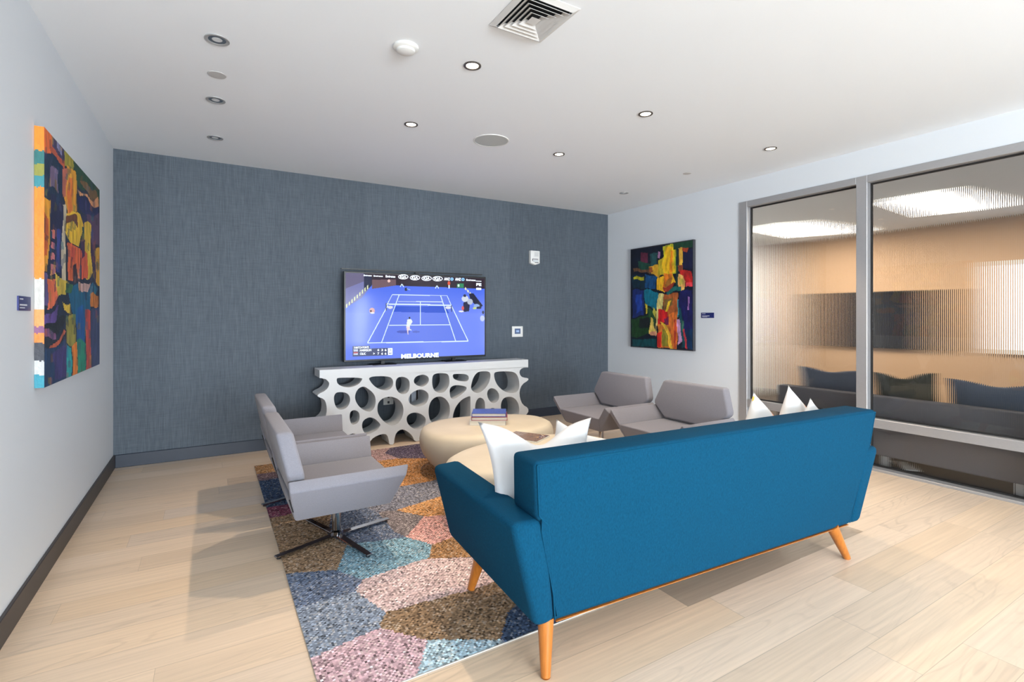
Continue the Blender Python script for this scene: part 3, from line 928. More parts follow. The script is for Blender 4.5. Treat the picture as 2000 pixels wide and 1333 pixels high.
# ------------------------------------------------------------------ sculptural console
HOLES = [
[(1.088, 0.726), (1.105, 0.738), (1.321, 0.724), (1.318, 0.701), (1.285, 0.662), (1.219, 0.641), (1.155, 0.647), (1.098, 0.678)],
[(1.403, 0.729), (1.601, 0.721), (1.644, 0.684), (1.644, 0.63), (1.616, 0.593), (1.562, 0.582), (1.486, 0.614), (1.433, 0.667)],
[(1.699, 0.699), (1.766, 0.705), (1.823, 0.672), (1.831, 0.609), (1.815, 0.548), (1.758, 0.527), (1.703, 0.564), (1.683, 0.635)],
[(1.962, 0.596), (1.905, 0.62), (1.884, 0.657), (1.905, 0.698), (1.962, 0.715), (1.999, 0.713), (2.041, 0.69), (2.048, 0.65), (2.024, 0.612), (1.974, 0.593)],
[(1.056, 0.54), (1.074, 0.586), (1.112, 0.591), (1.176, 0.578), (1.205, 0.535), (1.201, 0.477), (1.169, 0.435), (1.112, 0.425), (1.074, 0.459)],
[(1.266, 0.545), (1.292, 0.606), (1.343, 0.628), (1.388, 0.603), (1.448, 0.545), (1.463, 0.484), (1.452, 0.417), (1.41, 0.38), (1.358, 0.396), (1.307, 0.438), (1.274, 0.493)],
[(1.497, 0.39), (1.505, 0.45), (1.554, 0.491), (1.632, 0.499), (1.711, 0.463), (1.754, 0.39), (1.75, 0.305), (1.711, 0.239), (1.648, 0.213), (1.593, 0.236), (1.539, 0.288), (1.505, 0.344)],
[(1.921, 0.382), (1.855, 0.412), (1.827, 0.461), (1.855, 0.521), (1.921, 0.552), (1.982, 0.551), (2.037, 0.511), (2.041, 0.459), (2.016, 0.406), (1.966, 0.39)],
[(1.208, 0.351), (1.219, 0.39), (1.255, 0.399), (1.296, 0.376), (1.303, 0.319), (1.285, 0.273), (1.234, 0.26), (1.216, 0.291)],
[(1.334, 0.234), (1.347, 0.285), (1.403, 0.311), (1.455, 0.292), (1.505, 0.242), (1.512, 0.215), (1.47, 0.174), (1.388, 0.146), (1.354, 0.172)],
[(1.896, 0.141), (1.831, 0.191), (1.807, 0.244), (1.819, 0.29), (1.872, 0.312), (1.938, 0.302), (1.999, 0.256), (2.011, 0.215), (1.991, 0.162), (1.949, 0.135)],
[(2.1, 0.687), (2.126, 0.713), (2.204, 0.717), (2.274, 0.704), (2.289, 0.642), (2.282, 0.578), (2.239, 0.524), (2.186, 0.512), (2.13, 0.536), (2.1, 0.59)],
[(2.344, 0.696), (2.362, 0.703), (2.521, 0.694), (2.526, 0.615), (2.434, 0.621), (2.362, 0.646), (2.344, 0.672)],
[(2.305, 0.519), (2.318, 0.559), (2.371, 0.576), (2.462, 0.561), (2.503, 0.542), (2.489, 0.505), (2.425, 0.461), (2.344, 0.426), (2.313, 0.453)],
[(2.577, 0.574), (2.6, 0.648), (2.647, 0.7), (2.713, 0.707), (2.79, 0.7), (2.809, 0.66), (2.79, 0.585), (2.742, 0.52), (2.666, 0.475), (2.6, 0.497), (2.574, 0.532)],
[(2.877, 0.665), (2.897, 0.691), (3.026, 0.689), (3.137, 0.676), (3.183, 0.621), (3.201, 0.54), (3.188, 0.462), (3.107, 0.442), (3.016, 0.466), (2.936, 0.524), (2.892, 0.595)],
[(2.775, 0.441), (2.79, 0.491), (2.838, 0.509), (2.897, 0.479), (2.931, 0.42), (2.916, 0.361), (2.857, 0.336), (2.804, 0.371)],
[(2.062, 0.362), (2.088, 0.423), (2.143, 0.455), (2.212, 0.449), (2.265, 0.4), (2.291, 0.341), (2.287, 0.251), (2.247, 0.199), (2.178, 0.165), (2.109, 0.181), (2.071, 0.233), (2.058, 0.298)],
[(2.349, 0.254), (2.38, 0.333), (2.443, 0.397), (2.507, 0.421), (2.546, 0.430), (2.548, 0.40), (2.548, 0.159), (2.507, 0.138), (2.38, 0.152), (2.349, 0.188)],
[(2.619, 0.294), (2.633, 0.377), (2.68, 0.411), (2.732, 0.377), (2.742, 0.3), (2.732, 0.224), (2.675, 0.205), (2.628, 0.234)],
[(2.794, 0.257), (2.848, 0.28), (2.906, 0.246), (2.897, 0.191), (2.848, 0.179), (2.804, 0.209)],
[(2.966, 0.314), (2.996, 0.372), (3.066, 0.385), (3.137, 0.365), (3.188, 0.303), (3.204, 0.222), (3.188, 0.16), (3.086, 0.145), (3.006, 0.17), (2.971, 0.244)],
]
OUTL = [(0.918, 0.752), (0.966, 0.745), (1.008, 0.703), (1.008, 0.667), (0.98, 0.625), (0.90, 0.589), (0.90, 0.567), (0.96, 0.541), (0.98, 0.496), (0.987, 0.431),
        (0.975, 0.36), (0.91, 0.31), (0.91, 0.285), (0.985, 0.26), (1.02, 0.21), (1.01, 0.14), (0.975, 0.07), (0.965, 0.004), (1.03, 0.004), (1.06, 0.08), (1.12, 0.135), (1.205, 0.162), (1.248, 0.170), (1.292, 0.142), (1.315, 0.08), (1.33, 0.004),
        (1.385, 0.004), (1.418, 0.082), (1.486, 0.119), (1.562, 0.129), (1.593, 0.106), (1.609, 0.051), (1.614, 0.004), (1.664, 0.004), (1.667, 0.059), (1.687, 0.126), (1.743, 0.157), (1.807, 0.128), (1.864, 0.074), (1.892, 0.004),
        (1.95, 0.004), (1.975, 0.07), (2.05, 0.115), (2.14, 0.12), (2.22, 0.09), (2.255, 0.004), (2.315, 0.004), (2.34, 0.075), (2.42, 0.10), (2.52, 0.09), (2.555, 0.004), (2.615, 0.004), (2.64, 0.09), (2.74, 0.14), (2.86, 0.13), (2.92, 0.08), (2.94, 0.004),
        (3.0, 0.004), (3.02, 0.06), (3.08, 0.10), (3.16, 0.09), (3.19, 0.004), (3.25, 0.004), (3.25, 0.07), (3.27, 0.13), (3.342, 0.175), (3.342, 0.232), (3.261, 0.279), (3.22, 0.362), (3.214, 0.451), (3.251, 0.528), (3.342, 0.571), (3.342, 0.598), (3.272, 0.606), (3.225, 0.636), (3.211, 0.69), (3.251, 0.727), (3.342, 0.735)]
console = thing('console_table', 'white sculptural console with rounded cut-out holes below the television', 'console table', (2.13, 5.372, 0))
def grow(l, k):
    cx = sum(p[0] for p in l) / len(l); cz = sum(p[1] for p in l) / len(l)
    return [(cx + (x - cx) * k, cz + (z - cz) * k) for x, z in l]
def flip(l): return [(x, z) for x, z in l]
loops = [flip(OUTL[:1]) + flip(chaikin(OUTL, 1)[2:-2]) + flip(OUTL[-1:])] + [chaikin(grow(h, 1.10), 2) for h in HOLES]
me = curve_mesh('openwork_body', loops, 0.14)
for v in me.vertices:
    x, z, d = v.co
    v.co = (x - 2.13, d, z)
me.flip_normals()
link('openwork_body', me, M['gloss_white'], console, smooth=35)
bm = bmesh.new()
hexa(bm, [(-1.212, -0.14, 0.748), (1.212, -0.14, 0.728), (1.212, 0.14, 0.728), (-1.212, 0.14, 0.748),
          (-1.212, -0.14, 0.826), (1.212, -0.14, 0.826), (1.212, 0.14, 0.826), (-1.212, 0.14, 0.826)], 0.004, 2)
bm_obj('tabletop', bm, M['gloss_white'], console)

# ------------------------------------------------------------------ television showing tennis
TV = thing('television', 'large flat television showing a tennis match, above the white console', 'television', (2.05, 5.50, 0.8265), math.radians(-1.3))
TW, TB, TT = 0.838, 0.040, 1.008        # half width, bottom, top (local z)
bm = bmesh.new(); box(bm, -TW, TW, 0.0, 0.045, TB, TT, 0.004, 1)
bm_obj('housing', bm, M['blackplastic'], TV)
bm = bmesh.new(); box(bm, -0.80, 0.80, 0.045, 0.075, TB + 0.08, TT - 0.12, 0.01, 1); bm_obj('rear_cover', bm, M['blackplastic'], TV)
bm = bmesh.new(); box(bm, -TW - 0.005, TW, 0.10, 0.118, TT + 0.028, TT + 0.04); box(bm, -0.2, 0.2, 0.075, 0.118, TT - 0.3, TT - 0.2)  # thin dark bar just above the top edge, with its supports behind
box(bm, -0.02, 0.02, 0.10, 0.118, TT - 0.2, TT + 0.028)
bm_obj('rear_bar', bm, M['blackplastic'], TV)
SX, SB, ST = TW - 0.018, TB + 0.022, TT - 0.018
def screen_raster():
    R = Raster(360, 205, (104, 132, 246))
    R.quad((88, 85), (1905, 160), (1905, 1170), (88, 1250))
    # court surround shade by depth of the painted court (a broadcast picture)
    for j in range(R.h):
        t = j / R.h
        R.a[j] = np.array([58, 98, 236]) * max(0, 1 - 2.2 * t) + np.array([112, 138, 250]) * min(1, 2.2 * t) if t < 0.455 else np.array([116, 142, 250])
    R.poly([(80, 80), (1910, 150), (1910, 300), (745, 255), (80, 240)], (40, 22, 38))
    R.poly([(80, 80), (330, 95), (330, 250), (200, 420), (80, 520)], (104, 98, 132))      # stands at the left
    R.poly([(80, 300), (330, 200), (430, 250), (300, 420), (80, 560)], (120, 122, 178))
    R.poly([(325, 100), (430, 130), (430, 260), (330, 340)], (24, 34, 70))
    R.poly([(435, 180), (745, 175), (745, 255), (435, 300)], (112, 84, 92))
    for k in range(9):                                                                    # pale lettering on the side wall
        x = 95 + k * 34; y = 510 - k * 31
        R.poly([(x, y), (x + 16, y - 16), (x + 16, y + 34), (x, y + 46)], (226, 232, 190))
    # inner court
    R.poly([(700, 375), (1415, 390), (1690, 995), (375, 1020)], (102, 128, 240))
    R.poly([(720, 530), (1400, 530), (1440, 620), (700, 605)], (40, 84, 214))             # net shadow
    W = (226, 246, 255)
    for p, q, w_ in (((375, 1020), (1690, 992), 14), ((640, 520), (375, 1020), 12), ((700, 375), (625, 520), 8), ((1415, 388), (1470, 520), 8), ((1470, 520), (1690, 992), 12),
                     ((790, 378), (560, 1010), 11), ((1330, 388), (1530, 1000), 11), ((700, 376), (1415, 390), 7), ((775, 465), (1350, 472), 6), ((655, 782), (1460, 775), 10),
                     ((1065, 465), (1068, 778), 9), ((620, 500), (1475, 518), 16)):
        R.line(p, q, w_, W)
    R.ell((672, 545), 36, 20, (226, 230, 240)); R.ell((1430, 548), 36, 20, (226, 230, 240))
    R.line((620, 490), (620, 590), 10, (60, 70, 110)); R.line((1475, 515), (1475, 600), 10, (30, 40, 80))
    # the near player
    R.ell((845, 870), 90, 20, (78, 96, 200)); R.ell((1010, 870), 50, 14, (84, 104, 206))
    R.ell((925, 685), 12, 14, (24, 24, 40)); R.poly([(895, 705), (945, 700), (965, 735), (930, 790), (930, 830), (880, 820)], (236, 244, 244))
    R.poly([(885, 800), (930, 800), (925, 850), (890, 850)], (240, 220, 226)); R.line((900, 850), (905, 905), 14, (230, 210, 220)); R.line((915, 830), (950, 850), 12, (225, 235, 240))
    # line judges, ball kids, far player
    R.ell((880, 305), 20, 22, (16, 22, 60)); R.line((890, 300), (935, 312), 10, (150, 190, 240))
    for x, y in ((825, 240), (1283, 262)):
        R.line((x, y - 40), (x, y), 14, (48, 32, 58)); R.line((x, y - 6), (x - 22, y + 32), 11, W); R.line((x, y - 6), (x + 24, y + 32), 11, W)
    R.ell((1440, 225), 18, 28, (226, 84, 52)); R.line((1440, 250), (1440, 295), 20, (226, 236, 250))
    R.ell((655, 195), 18, 20, (246, 206, 196)); R.ell((435, 590), 36, 40, (226, 176, 176)); R.ell((420, 595), 12, 14, (60, 20, 40)); R.ell((440, 620), 30, 10, (240, 240, 245))
    R.poly([(1545, 230), (1630, 230), (1630, 285), (1545, 285)], (40, 140, 90)); R.ell((1565, 255), 14, 18, (220, 240, 230))
    for k in range(7):
        x, y = 1650 + k * 30, 285 + k * 32
        R.poly([(x, y - 10), (x + 20, y + 8), (x + 16, y + 36), (x - 4, y + 18)], (240, 240, 200))
    R.poly([(1700, 360), (1760, 360), (1880, 520), (1840, 560), (1720, 450)], (20, 24, 56))
    R.poly([(1630, 480), (1720, 450), (1700, 600), (1625, 600)], (22, 26, 66))
    R.ell((1650, 430), 45, 42, (214, 222, 236)); R.ell((1645, 390), 20, 18, (40, 44, 70)); R.ell((1715, 470), 36, 40, (186, 196, 216)); R.ell((1620, 555), 16, 30, (226, 96, 100))
    R.ell((1800, 525), 40, 26, (150, 180, 230)); R.ell((1830, 550), 34, 16, (24, 30, 60)); R.ell((1600, 598), 34, 12, (236, 240, 250)); R.ell((1775, 555), 24, 14, (210, 226, 120))
    R.ell((1875, 690), 30, 40, (196, 208, 240)); R.ell((1885, 610), 14, 24, (40, 48, 84))
    return R
SR = screen_raster()
# the lit picture faces the room (-y)
link('screen', raster_mesh('screen', SR, (-SX, -0.0012, ST), (2 * SX, 0, 0), (0, 0, SB - ST)), M['screen'], TV)
def scr(px, py):
    u, v = SR.m((px, py))
    return (-SX + 2 * SX * u, ST + (SB - ST) * v)
class Flat:
    """collects flat shapes lying on the screen"""
    def __init__(self): self.v, self.f = [], []
    def text(self, txt, p0, p1, bold=0.0, y=-0.003):
        vs, fs = text_verts(txt, bold)
        xs = [v[0] for v in vs]; ys = [v[1] for v in vs]
        (xa, zt), (xb, zb) = scr(*p0), scr(*p1)
        i = len(self.v)
        for v in vs:
            self.v.append((xa + (v[0] - min(xs)) / (max(xs) - min(xs)) * (xb - xa), y, zb + (v[1] - min(ys)) / (max(ys) - min(ys)) * (zt - zb)))
        self.f += [[k + i for k in f] for f in fs]
    def rect(self, p0, p1, y=-0.002):
        (xa, zt), (xb, zb) = scr(*p0), scr(*p1)
        i = len(self.v)
        self.v += [(xa, y, zb), (xb, y, zb), (xb, y, zt), (xa, y, zt)]; self.f.append([i, i + 1, i + 2, i + 3])
    def oval(self, c, rx, ry, w, y=-0.003, n=24):
        i = len(self.v)
        for k in range(n):
            t = 2 * PI * k / n
            for f in (1, 0):
                x, z = scr(c[0] + (rx - f * w) * math.cos(t), c[1] + (ry - f * w) * math.sin(t))
                self.v.append((x, y, z))
        for k in range(n):
            j = (k + 1) % n
            self.f.append([i + 2 * k, i + 2 * k + 1, i + 2 * j + 1, i + 2 * j])
    def obj(self, name, m, parent):
        me = bpy.data.meshes.new(name); me.from_pydata(self.v, [], self.f)
        return link(name, me, m, parent)
for cx, cy in ((842, 140), (995, 152), (1147, 160), (1290, 165)):
    f = Flat(); f.oval((cx, cy), 66, 33, 8); f.text('KIA', (cx - 42, cy - 20), (cx + 42, cy + 20), 0.03); f.obj('sponsor_logo', M['scrwhite'], TV)
for cx, cy in ((1478, 170), (1622, 174)):
    f = Flat(); f.text('ANZ', (cx - 103, cy - 22), (cx - 26, cy + 18), 0.03); lg = f.obj('sponsor_logo', M['scrwhite'], TV)
    f = Flat(); f.oval((cx, cy), 20, 20, 12); f.obj('emblem', M['scrblue'], lg)
for a, b_ in (((612, 118), (738, 152)), ((1665, 168), (1785, 196)), ((455, 118), (575, 142)), ((325, 110), (430, 134))):
    f = Flat(); f.text('Emirates', a, b_, 0.02); f.obj('sponsor_logo', M['scrwhite'], TV)
f = Flat(); f.text('MELBOURNE', (815, 1166), (1305, 1205), 0.04); f.obj('city_lettering', M['scrwhite'], TV)
f = Flat(); f.text('FE', (1795, 222), (1862, 262), 0.03); f.rect((1795, 285), (1860, 312)); f.rect((1790, 192), (1862, 202)); f.obj('channel_mark', M['scrwhite'], TV)
f = Flat(); f.rect((180, 1062), (405, 1100)); f.rect((180, 1100), (640, 1182)); sb = f.obj('scoreboard', M['scrnavy'], TV)
for txt, a, b_ in (('3 MATCH POINTS', (195, 1068), (392, 1090)), ('HARRISON', (275, 1102), (425, 1128)), ('CILIC', (275, 1150), (352, 1176)),
                  ('6', (505, 1098), (527, 1126)), ('3', (555, 1098), (577, 1126)), ('6', (600, 1098), (622, 1126)),
                  ('7', (505, 1146), (527, 1174)), ('6', (555, 1146), (577, 1174)), ('6', (600, 1146), (622, 1174)), ('>', (448, 1148), (470, 1172))):
    f = Flat(); f.text(txt, a, b_, 0.015); f.obj('score_lettering', M['scrwhite'], sb)
f = Flat(); f.rect((192, 1104), (250, 1132)); f.obj('flag', M['scrwhite'], sb)
f = Flat(); f.rect((192, 1158), (250, 1178)); f.obj('flag', M['scrwhite'], sb)
f = Flat(); f.rect((643, 1090), (700, 1175)); f.obj('point_panel', M['scrwhite'], sb)
f = Flat(); f.text('0', (660, 1098), (684, 1126), 0.02, -0.004); f.text('40', (654, 1142), (690, 1170), 0.02, -0.004); f.obj('point_score', M['scrnavy'], sb)
f = Flat(); f.rect((192, 1140), (250, 1158)); f.obj('flag', mat('lit red flag', rgb(220, 90, 90), 0.4, emit=(rgb(226, 120, 120), 0.8)), sb)
# feet of the television on the console
for s in (-1, 1):
    bm = bmesh.new()
    box(bm, s * 0.42 - 0.13, s * 0.42 + 0.13, -0.07, 0.08, 0.0, 0.008, 0.003, 1)
    box(bm, s * 0.42 - 0.02, s * 0.42 + 0.02, 0.008, 0.04, 0.008, TB + 0.004)
    bm_obj('stand_foot', bm, M['blackplastic'], TV)

# ------------------------------------------------------------------ paintings
def painting_left():
    root = thing('painting', 'tall abstract canvas with orange edge and dense colour blocks on left wall', 'painting', (XL, 4.09, 1.64))
    W, Hh = 110, 190
    R = Raster(W, Hh, (30, 40, 62))
    R.quad((205, 60), (465, 355), (447, 1185), (205, 1275))
    R.warp(0.028, 7, 9, 1)
    S = [
    ([(205, 50), (245, 100), (245, 220), (205, 180)], (236, 108, 40)), ([(240, 100), (300, 160), (300, 260), (240, 200)], (72, 60, 96)),
    ([(262, 125), (285, 150), (285, 185), (262, 165)], (130, 130, 170)), ([(225, 170), (300, 215), (300, 260), (235, 215)], (190, 84, 54)), ([(298, 160), (345, 215), (340, 265), (300, 240)], (160, 150, 44)),
    ([(340, 205), (470, 345), (465, 440), (420, 400), (360, 340)], (34, 76, 50)), ([(370, 300), (450, 370), (455, 430), (400, 380)], (124, 92, 52)),
    ([(205, 190), (290, 240), (300, 330), (280, 420), (205, 390)], (16, 46, 76)), ([(232, 285), (270, 285), (272, 385), (232, 370)], (124, 104, 136)),
    ([(310, 235), (355, 260), (360, 350), (355, 480), (310, 500), (296, 400)], (238, 168, 44)), ([(315, 300), (338, 300), (333, 480), (310, 490)], (232, 124, 44)),
    ([(290, 260), (312, 250), (306, 400), (292, 400)], (200, 110, 90)),
    ([(360, 400), (460, 440), (455, 490), (400, 490), (370, 460)], (28, 32, 88)), ([(360, 365), (400, 400), (455, 400), (460, 445), (420, 420), (370, 395)], (226, 156, 106)),
    ([(400, 490), (465, 470), (460, 640), (410, 600)], (96, 66, 98)), ([(365, 480), (400, 490), (400, 540), (372, 540)], (44, 38, 80)),
    ([(205, 415), (236, 430), (226, 620), (215, 770), (205, 765)], (236, 162, 44)), ([(205, 500), (222, 520), (215, 700), (205, 700)], (206, 96, 40)),
    ([(235, 400), (290, 420), (285, 780), (225, 790)], (32, 34, 72)), ([(262, 560), (282, 560), (280, 770), (258, 770)], (54, 64, 136)),
    ([(236, 560), (252, 560), (252, 600), (238, 600)], (204, 116, 116)), ([(232, 620), (252, 625), (250, 660), (230, 660)], (204, 116, 116)), ([(232, 680), (252, 685), (250, 720), (230, 720)], (204, 116, 116)), ([(232, 740), (256, 745), (252, 785), (230, 785)], (214, 126, 126)),
    ([(288, 440), (303, 440), (300, 800), (285, 800)], (206, 192, 164)),
    ([(300, 490), (370, 480), (382, 540), (362, 630), (322, 625), (300, 560)], (242, 194, 44)), ([(300, 500), (355, 495), (358, 545), (330, 525), (300, 535)], (112, 62, 34)),
    ([(308, 625), (370, 640), (365, 800), (308, 800)], (226, 104, 56)), ([(322, 650), (345, 650), (340, 720), (322, 720)], (206, 80, 60)), ([(338, 730), (352, 730), (355, 820), (335, 820)], (62, 34, 44)),
    ([(375, 545), (418, 540), (418, 610), (378, 590)], (26, 72, 74)), ([(385, 520), (418, 530), (420, 780), (395, 800), (385, 640)], (236, 194, 54)),
    ([(370, 650), (402, 680), (400, 790), (373, 800)], (222, 92, 58)), ([(372, 600), (388, 600), (388, 690), (376, 690)], (74, 40, 80)),
    ([(440, 640), (466, 640), (462, 820), (440, 810)], (222, 164, 44)), ([(418, 600), (440, 620), (440, 820), (420, 800)], (64, 38, 74)),
    ([(205, 770), (220, 780), (220, 900), (205, 910)], (104, 88, 140)),
    ([(215, 800), (260, 800), (270, 880), (220, 920)], (232, 114, 74)), ([(252, 780), (312, 810), (300, 870), (270, 880)], (214, 184, 64)),
    ([(300, 830), (450, 830), (415, 930), (375, 1080), (345, 1000), (320, 900)], (22, 98, 134)), ([(300, 815), (330, 825), (320, 870), (300, 860)], (60, 110, 70)), ([(355, 820), (410, 820), (400, 860), (355, 860)], (202, 164, 156)),
    ([(412, 870), (450, 870), (446, 930), (412, 930)], (212, 124, 44)), ([(205, 950), (270, 920), (260, 980), (205, 1000)], (98, 74, 144)), ([(285, 910), (320, 905), (320, 940), (290, 940)], (216, 180, 60)),
    ([(205, 1000), (310, 965), (290, 1020), (205, 1060)], (26, 28, 32)), ([(300, 960), (345, 950), (345, 1090), (300, 1090)], (154, 144, 64)), ([(205, 1020), (255, 1030), (255, 1060), (205, 1065)], (134, 84, 124)),
    ([(205, 1070), (300, 1050), (300, 1090), (205, 1130)], (36, 40, 52)), ([(225, 1100), (290, 1040), (300, 1050), (240, 1115)], (194, 94, 64)),
    ([(205, 1110), (300, 1080), (300, 1260), (205, 1285)], (32, 60, 96)), ([(240, 1120), (300, 1100), (300, 1240), (250, 1240)], (68, 58, 114)),
    ([(300, 1095), (322, 1095), (320, 1250), (300, 1250)], (44, 172, 172)), ([(325, 1090), (350, 1085), (348, 1240), (325, 1240)], (236, 134, 44)), ([(350, 1080), (384, 1080), (382, 1230), (350, 1230)], (40, 144, 114)),
    ([(385, 940), (412, 950), (412, 1220), (385, 1220)], (204, 76, 64)), ([(414, 940), (450, 920), (450, 1210), (412, 1210)], (64, 74, 114)), ([(350, 920), (382, 920), (378, 1080), (350, 1080)], (18, 92, 162)),
    ]
    for p, c in S: R.poly(p, c)
    rn = random.Random(9)
    for _ in range(170):
        x, y = rn.uniform(205, 460), rn.uniform(80, 1260)
        c = R.a[rn.randrange(Hh), rn.randrange(W)].copy()
        R.poly([(x, y), (x + 9, y + 4), (x + 8, y + 42), (x - 2, y + 38)], c, 0.35)
    R.streak(0.22, 30, 9)
    y0, y1, z0, z1, xf = 3.341, 4.80, 0.998, 2.290, XL + 0.038
    link('painted_face', raster_mesh('painted_face', R, (xf - XL, y0 - 4.09, z1 - 1.64), (0, y1 - y0, 0), (0, 0, z0 - z1)), M['canvas'], root)
    E = Raster(14, 190, (236, 128, 34))
    E.H = None
    E.warp(0.006, 3, 20, 4)
    for a, b, c in ((60, 172, (246, 134, 36)), (172, 235, (44, 110, 110)), (235, 290, (140, 140, 60)), (290, 342, (50, 130, 140)), (342, 768, (244, 132, 36)), (768, 912, (196, 193, 188)), (912, 990, (240, 150, 84)), (990, 1020, (130, 80, 120)),
                    (1020, 1066, (236, 130, 50)), (1066, 1148, (54, 56, 66)), (1148, 1216, (190, 192, 192)), (1216, 1280, (40, 140, 160))):
        E.poly([(-0.1, (a - 60) / 1215), (1.1, (a - 60) / 1215), (1.1, (b - 60) / 1215), (-0.1, (b - 60) / 1215)], c)
    E.streak(0.07, 3, 30)
    link('painted_edge', raster_mesh('painted_edge', E, (0.001, y0 - 4.09, z1 - 1.64), (0.037, 0, 0), (0, 0, z0 - z1)), M['canvas'], root)
    bm = bmesh.new(); box(bm, 0.001, 0.0372, y0 + 0.0015 - 4.09, y1 - 4.09, z0 + 0.0015 - 1.64, z1 - 0.0015 - 1.64)
    bm_obj('stretcher', bm, mat('raw canvas', rgb(120, 92, 60), 0.8), root)
painting_left()

def painting_right():
    yc, zc = 4.66, 1.607
    root = thing('painting', 'abstract painting with yellow figure on dark ground in charcoal frame, right wall', 'painting', (XR, yc, zc))
    W, Hh = 120, 150
    R = Raster(W, Hh, (18, 24, 40))
    R.quad((253, 225), (835, 135), (825, 1170), (243, 1135))
    R.warp(0.022, 8, 9, 6)
    S = [
    ([(340, 240), (420, 250), (415, 340), (340, 350)], (94, 38, 60)), ([(320, 330), (440, 350), (420, 440), (330, 430)], (32, 74, 60)), ([(440, 260), (500, 250), (490, 380), (440, 370)], (40, 80, 84)), ([(505, 240), (530, 240), (525, 290), (505, 290)], (174, 124, 164)),
    ([(270, 400), (480, 420), (480, 452), (280, 430)], (104, 72, 48)), ([(380, 460), (500, 470), (480, 590), (380, 580)], (24, 76, 126)), ([(260, 460), (390, 470), (380, 590), (260, 590)], (18, 44, 60)), ([(275, 485), (370, 478), (370, 510), (280, 512)], (176, 170, 34)),
    ([(420, 380), (500, 360), (560, 420), (510, 480), (440, 440)], (218, 164, 44)), ([(420, 385), (452, 380), (452, 430), (424, 430)], (150, 80, 40)),
    ([(260, 600), (370, 600), (370, 850), (260, 860)], (28, 44, 104)), ([(290, 640), (350, 640), (350, 800), (300, 820)], (34, 66, 156)),
    ([(370, 600), (430, 590), (500, 630), (510, 760), (460, 800), (380, 720)], (18, 114, 138)),
    ([(560, 190), (690, 165), (690, 450), (560, 470)], (190, 190, 44)), ([(510, 310), (570, 280), (570, 470), (500, 450)], (200, 176, 44)), ([(590, 200), (660, 200), (665, 440), (560, 460), (545, 340)], (246, 192, 34)), ([(625, 230), (645, 230), (640, 430), (615, 440)], (240, 140, 30)),
    ([(500, 480), (640, 460), (670, 540), (560, 620), (490, 610)], (242, 184, 34)), ([(560, 450), (640, 440), (620, 590), (550, 600)], (226, 124, 34)), ([(590, 500), (640, 490), (630, 550), (570, 560)], (160, 104, 40)), ([(550, 570), (660, 540), (640, 600), (560, 610)], (154, 54, 34)),
    ([(650, 150), (840, 130), (835, 205), (650, 215)], (28, 68, 48)), ([(745, 240), (832, 220), (832, 410), (740, 400)], (26, 28, 62)), ([(710, 200), (745, 200), (735, 390), (705, 370)], (226, 174, 64)), ([(745, 210), (800, 205), (790, 240), (745, 240)], (164, 64, 34)), ([(695, 370), (740, 380), (735, 430), (695, 430)], (140, 70, 44)),
    ([(700, 420), (832, 420), (830, 560), (760, 540)], (192, 38, 34)), ([(760, 540), (827, 530), (827, 570), (765, 570)], (222, 64, 74)), ([(700, 450), (740, 460), (764, 520), (750, 590), (700, 610), (690, 520)], (232, 174, 94)), ([(705, 480), (740, 490), (740, 540), (705, 550)], (190, 170, 70)),
    ([(720, 600), (830, 600), (827, 1000), (740, 1000), (700, 800)], (28, 28, 86)), ([(785, 660), (802, 660), (797, 790), (780, 790)], (174, 124, 194)), ([(760, 980), (826, 980), (826, 1150), (775, 1150)], (16, 48, 84)),
    ([(550, 640), (700, 630), (680, 880), (560, 830)], (174, 94, 44)), ([(560, 690), (640, 680), (630, 760), (560, 780)], (130, 100, 50)), ([(600, 710), (622, 710), (592, 800), (575, 800)], (242, 204, 44)),
    ([(580, 612), (720, 560), (724, 600), (590, 642)], (32, 104, 98)), ([(680, 190), (696, 190), (692, 580), (675, 570)], (32, 64, 54)),
    ([(505, 640), (555, 640), (540, 830), (490, 950), (478, 1110), (490, 830)], (216, 202, 124)), ([(510, 780), (595, 800), (580, 900), (500, 940)], (206, 32, 34)), ([(550, 870), (625, 830), (612, 930), (560, 930)], (124, 34, 74)),
    ([(600, 830), (690, 800), (680, 1165), (600, 1160)], (218, 114, 44)), ([(500, 930), (610, 930), (600, 1160), (500, 1150)], (206, 120, 44)), ([(530, 980), (590, 1000), (600, 1140), (540, 1140)], (144, 134, 44)), ([(520, 900), (580, 940), (625, 1030), (632, 1160), (605, 1160), (595, 1040), (530, 940)], (242, 194, 60)),
    ([(490, 1000), (528, 1000), (530, 1150), (493, 1140)], (206, 44, 34)), ([(655, 880), (672, 880), (668, 1150), (655, 1150)], (180, 60, 40)), ([(680, 880), (708, 880), (730, 1100), (690, 1130)], (204, 154, 194)), ([(690, 690), (705, 690), (700, 860), (688, 860)], (60, 140, 150)),
    ([(700, 760), (722, 780), (772, 1150), (730, 1160), (715, 950)], (22, 74, 84)), ([(740, 960), (756, 960), (776, 1160), (755, 1160)], (184, 54, 64)), ([(722, 890), (745, 900), (740, 980), (725, 980)], (60, 110, 90)),
    ([(250, 880), (430, 850), (440, 1000), (300, 1060), (250, 1050)], (32, 66, 34)), ([(320, 880), (420, 870), (420, 960), (330, 960)], (26, 30, 34)), ([(250, 1075), (480, 1060), (487, 1145), (250, 1135)], (18, 70, 76)),
    ([(375, 725), (480, 850), (470, 985), (380, 765)], (40, 80, 44)), ([(378, 720), (402, 740), (400, 840), (386, 830)], (216, 190, 60)), ([(455, 770), (490, 800), (480, 870), (450, 820)], (186, 180, 70)), ([(430, 870), (448, 870), (482, 1000), (420, 1020)], (222, 194, 94)), ([(430, 1000), (483, 995), (483, 1030), (430, 1030)], (212, 144, 114)),
    ]
    for p, c in S: R.poly(p, c)
    R.streak(0.28, 22, 12, 8)
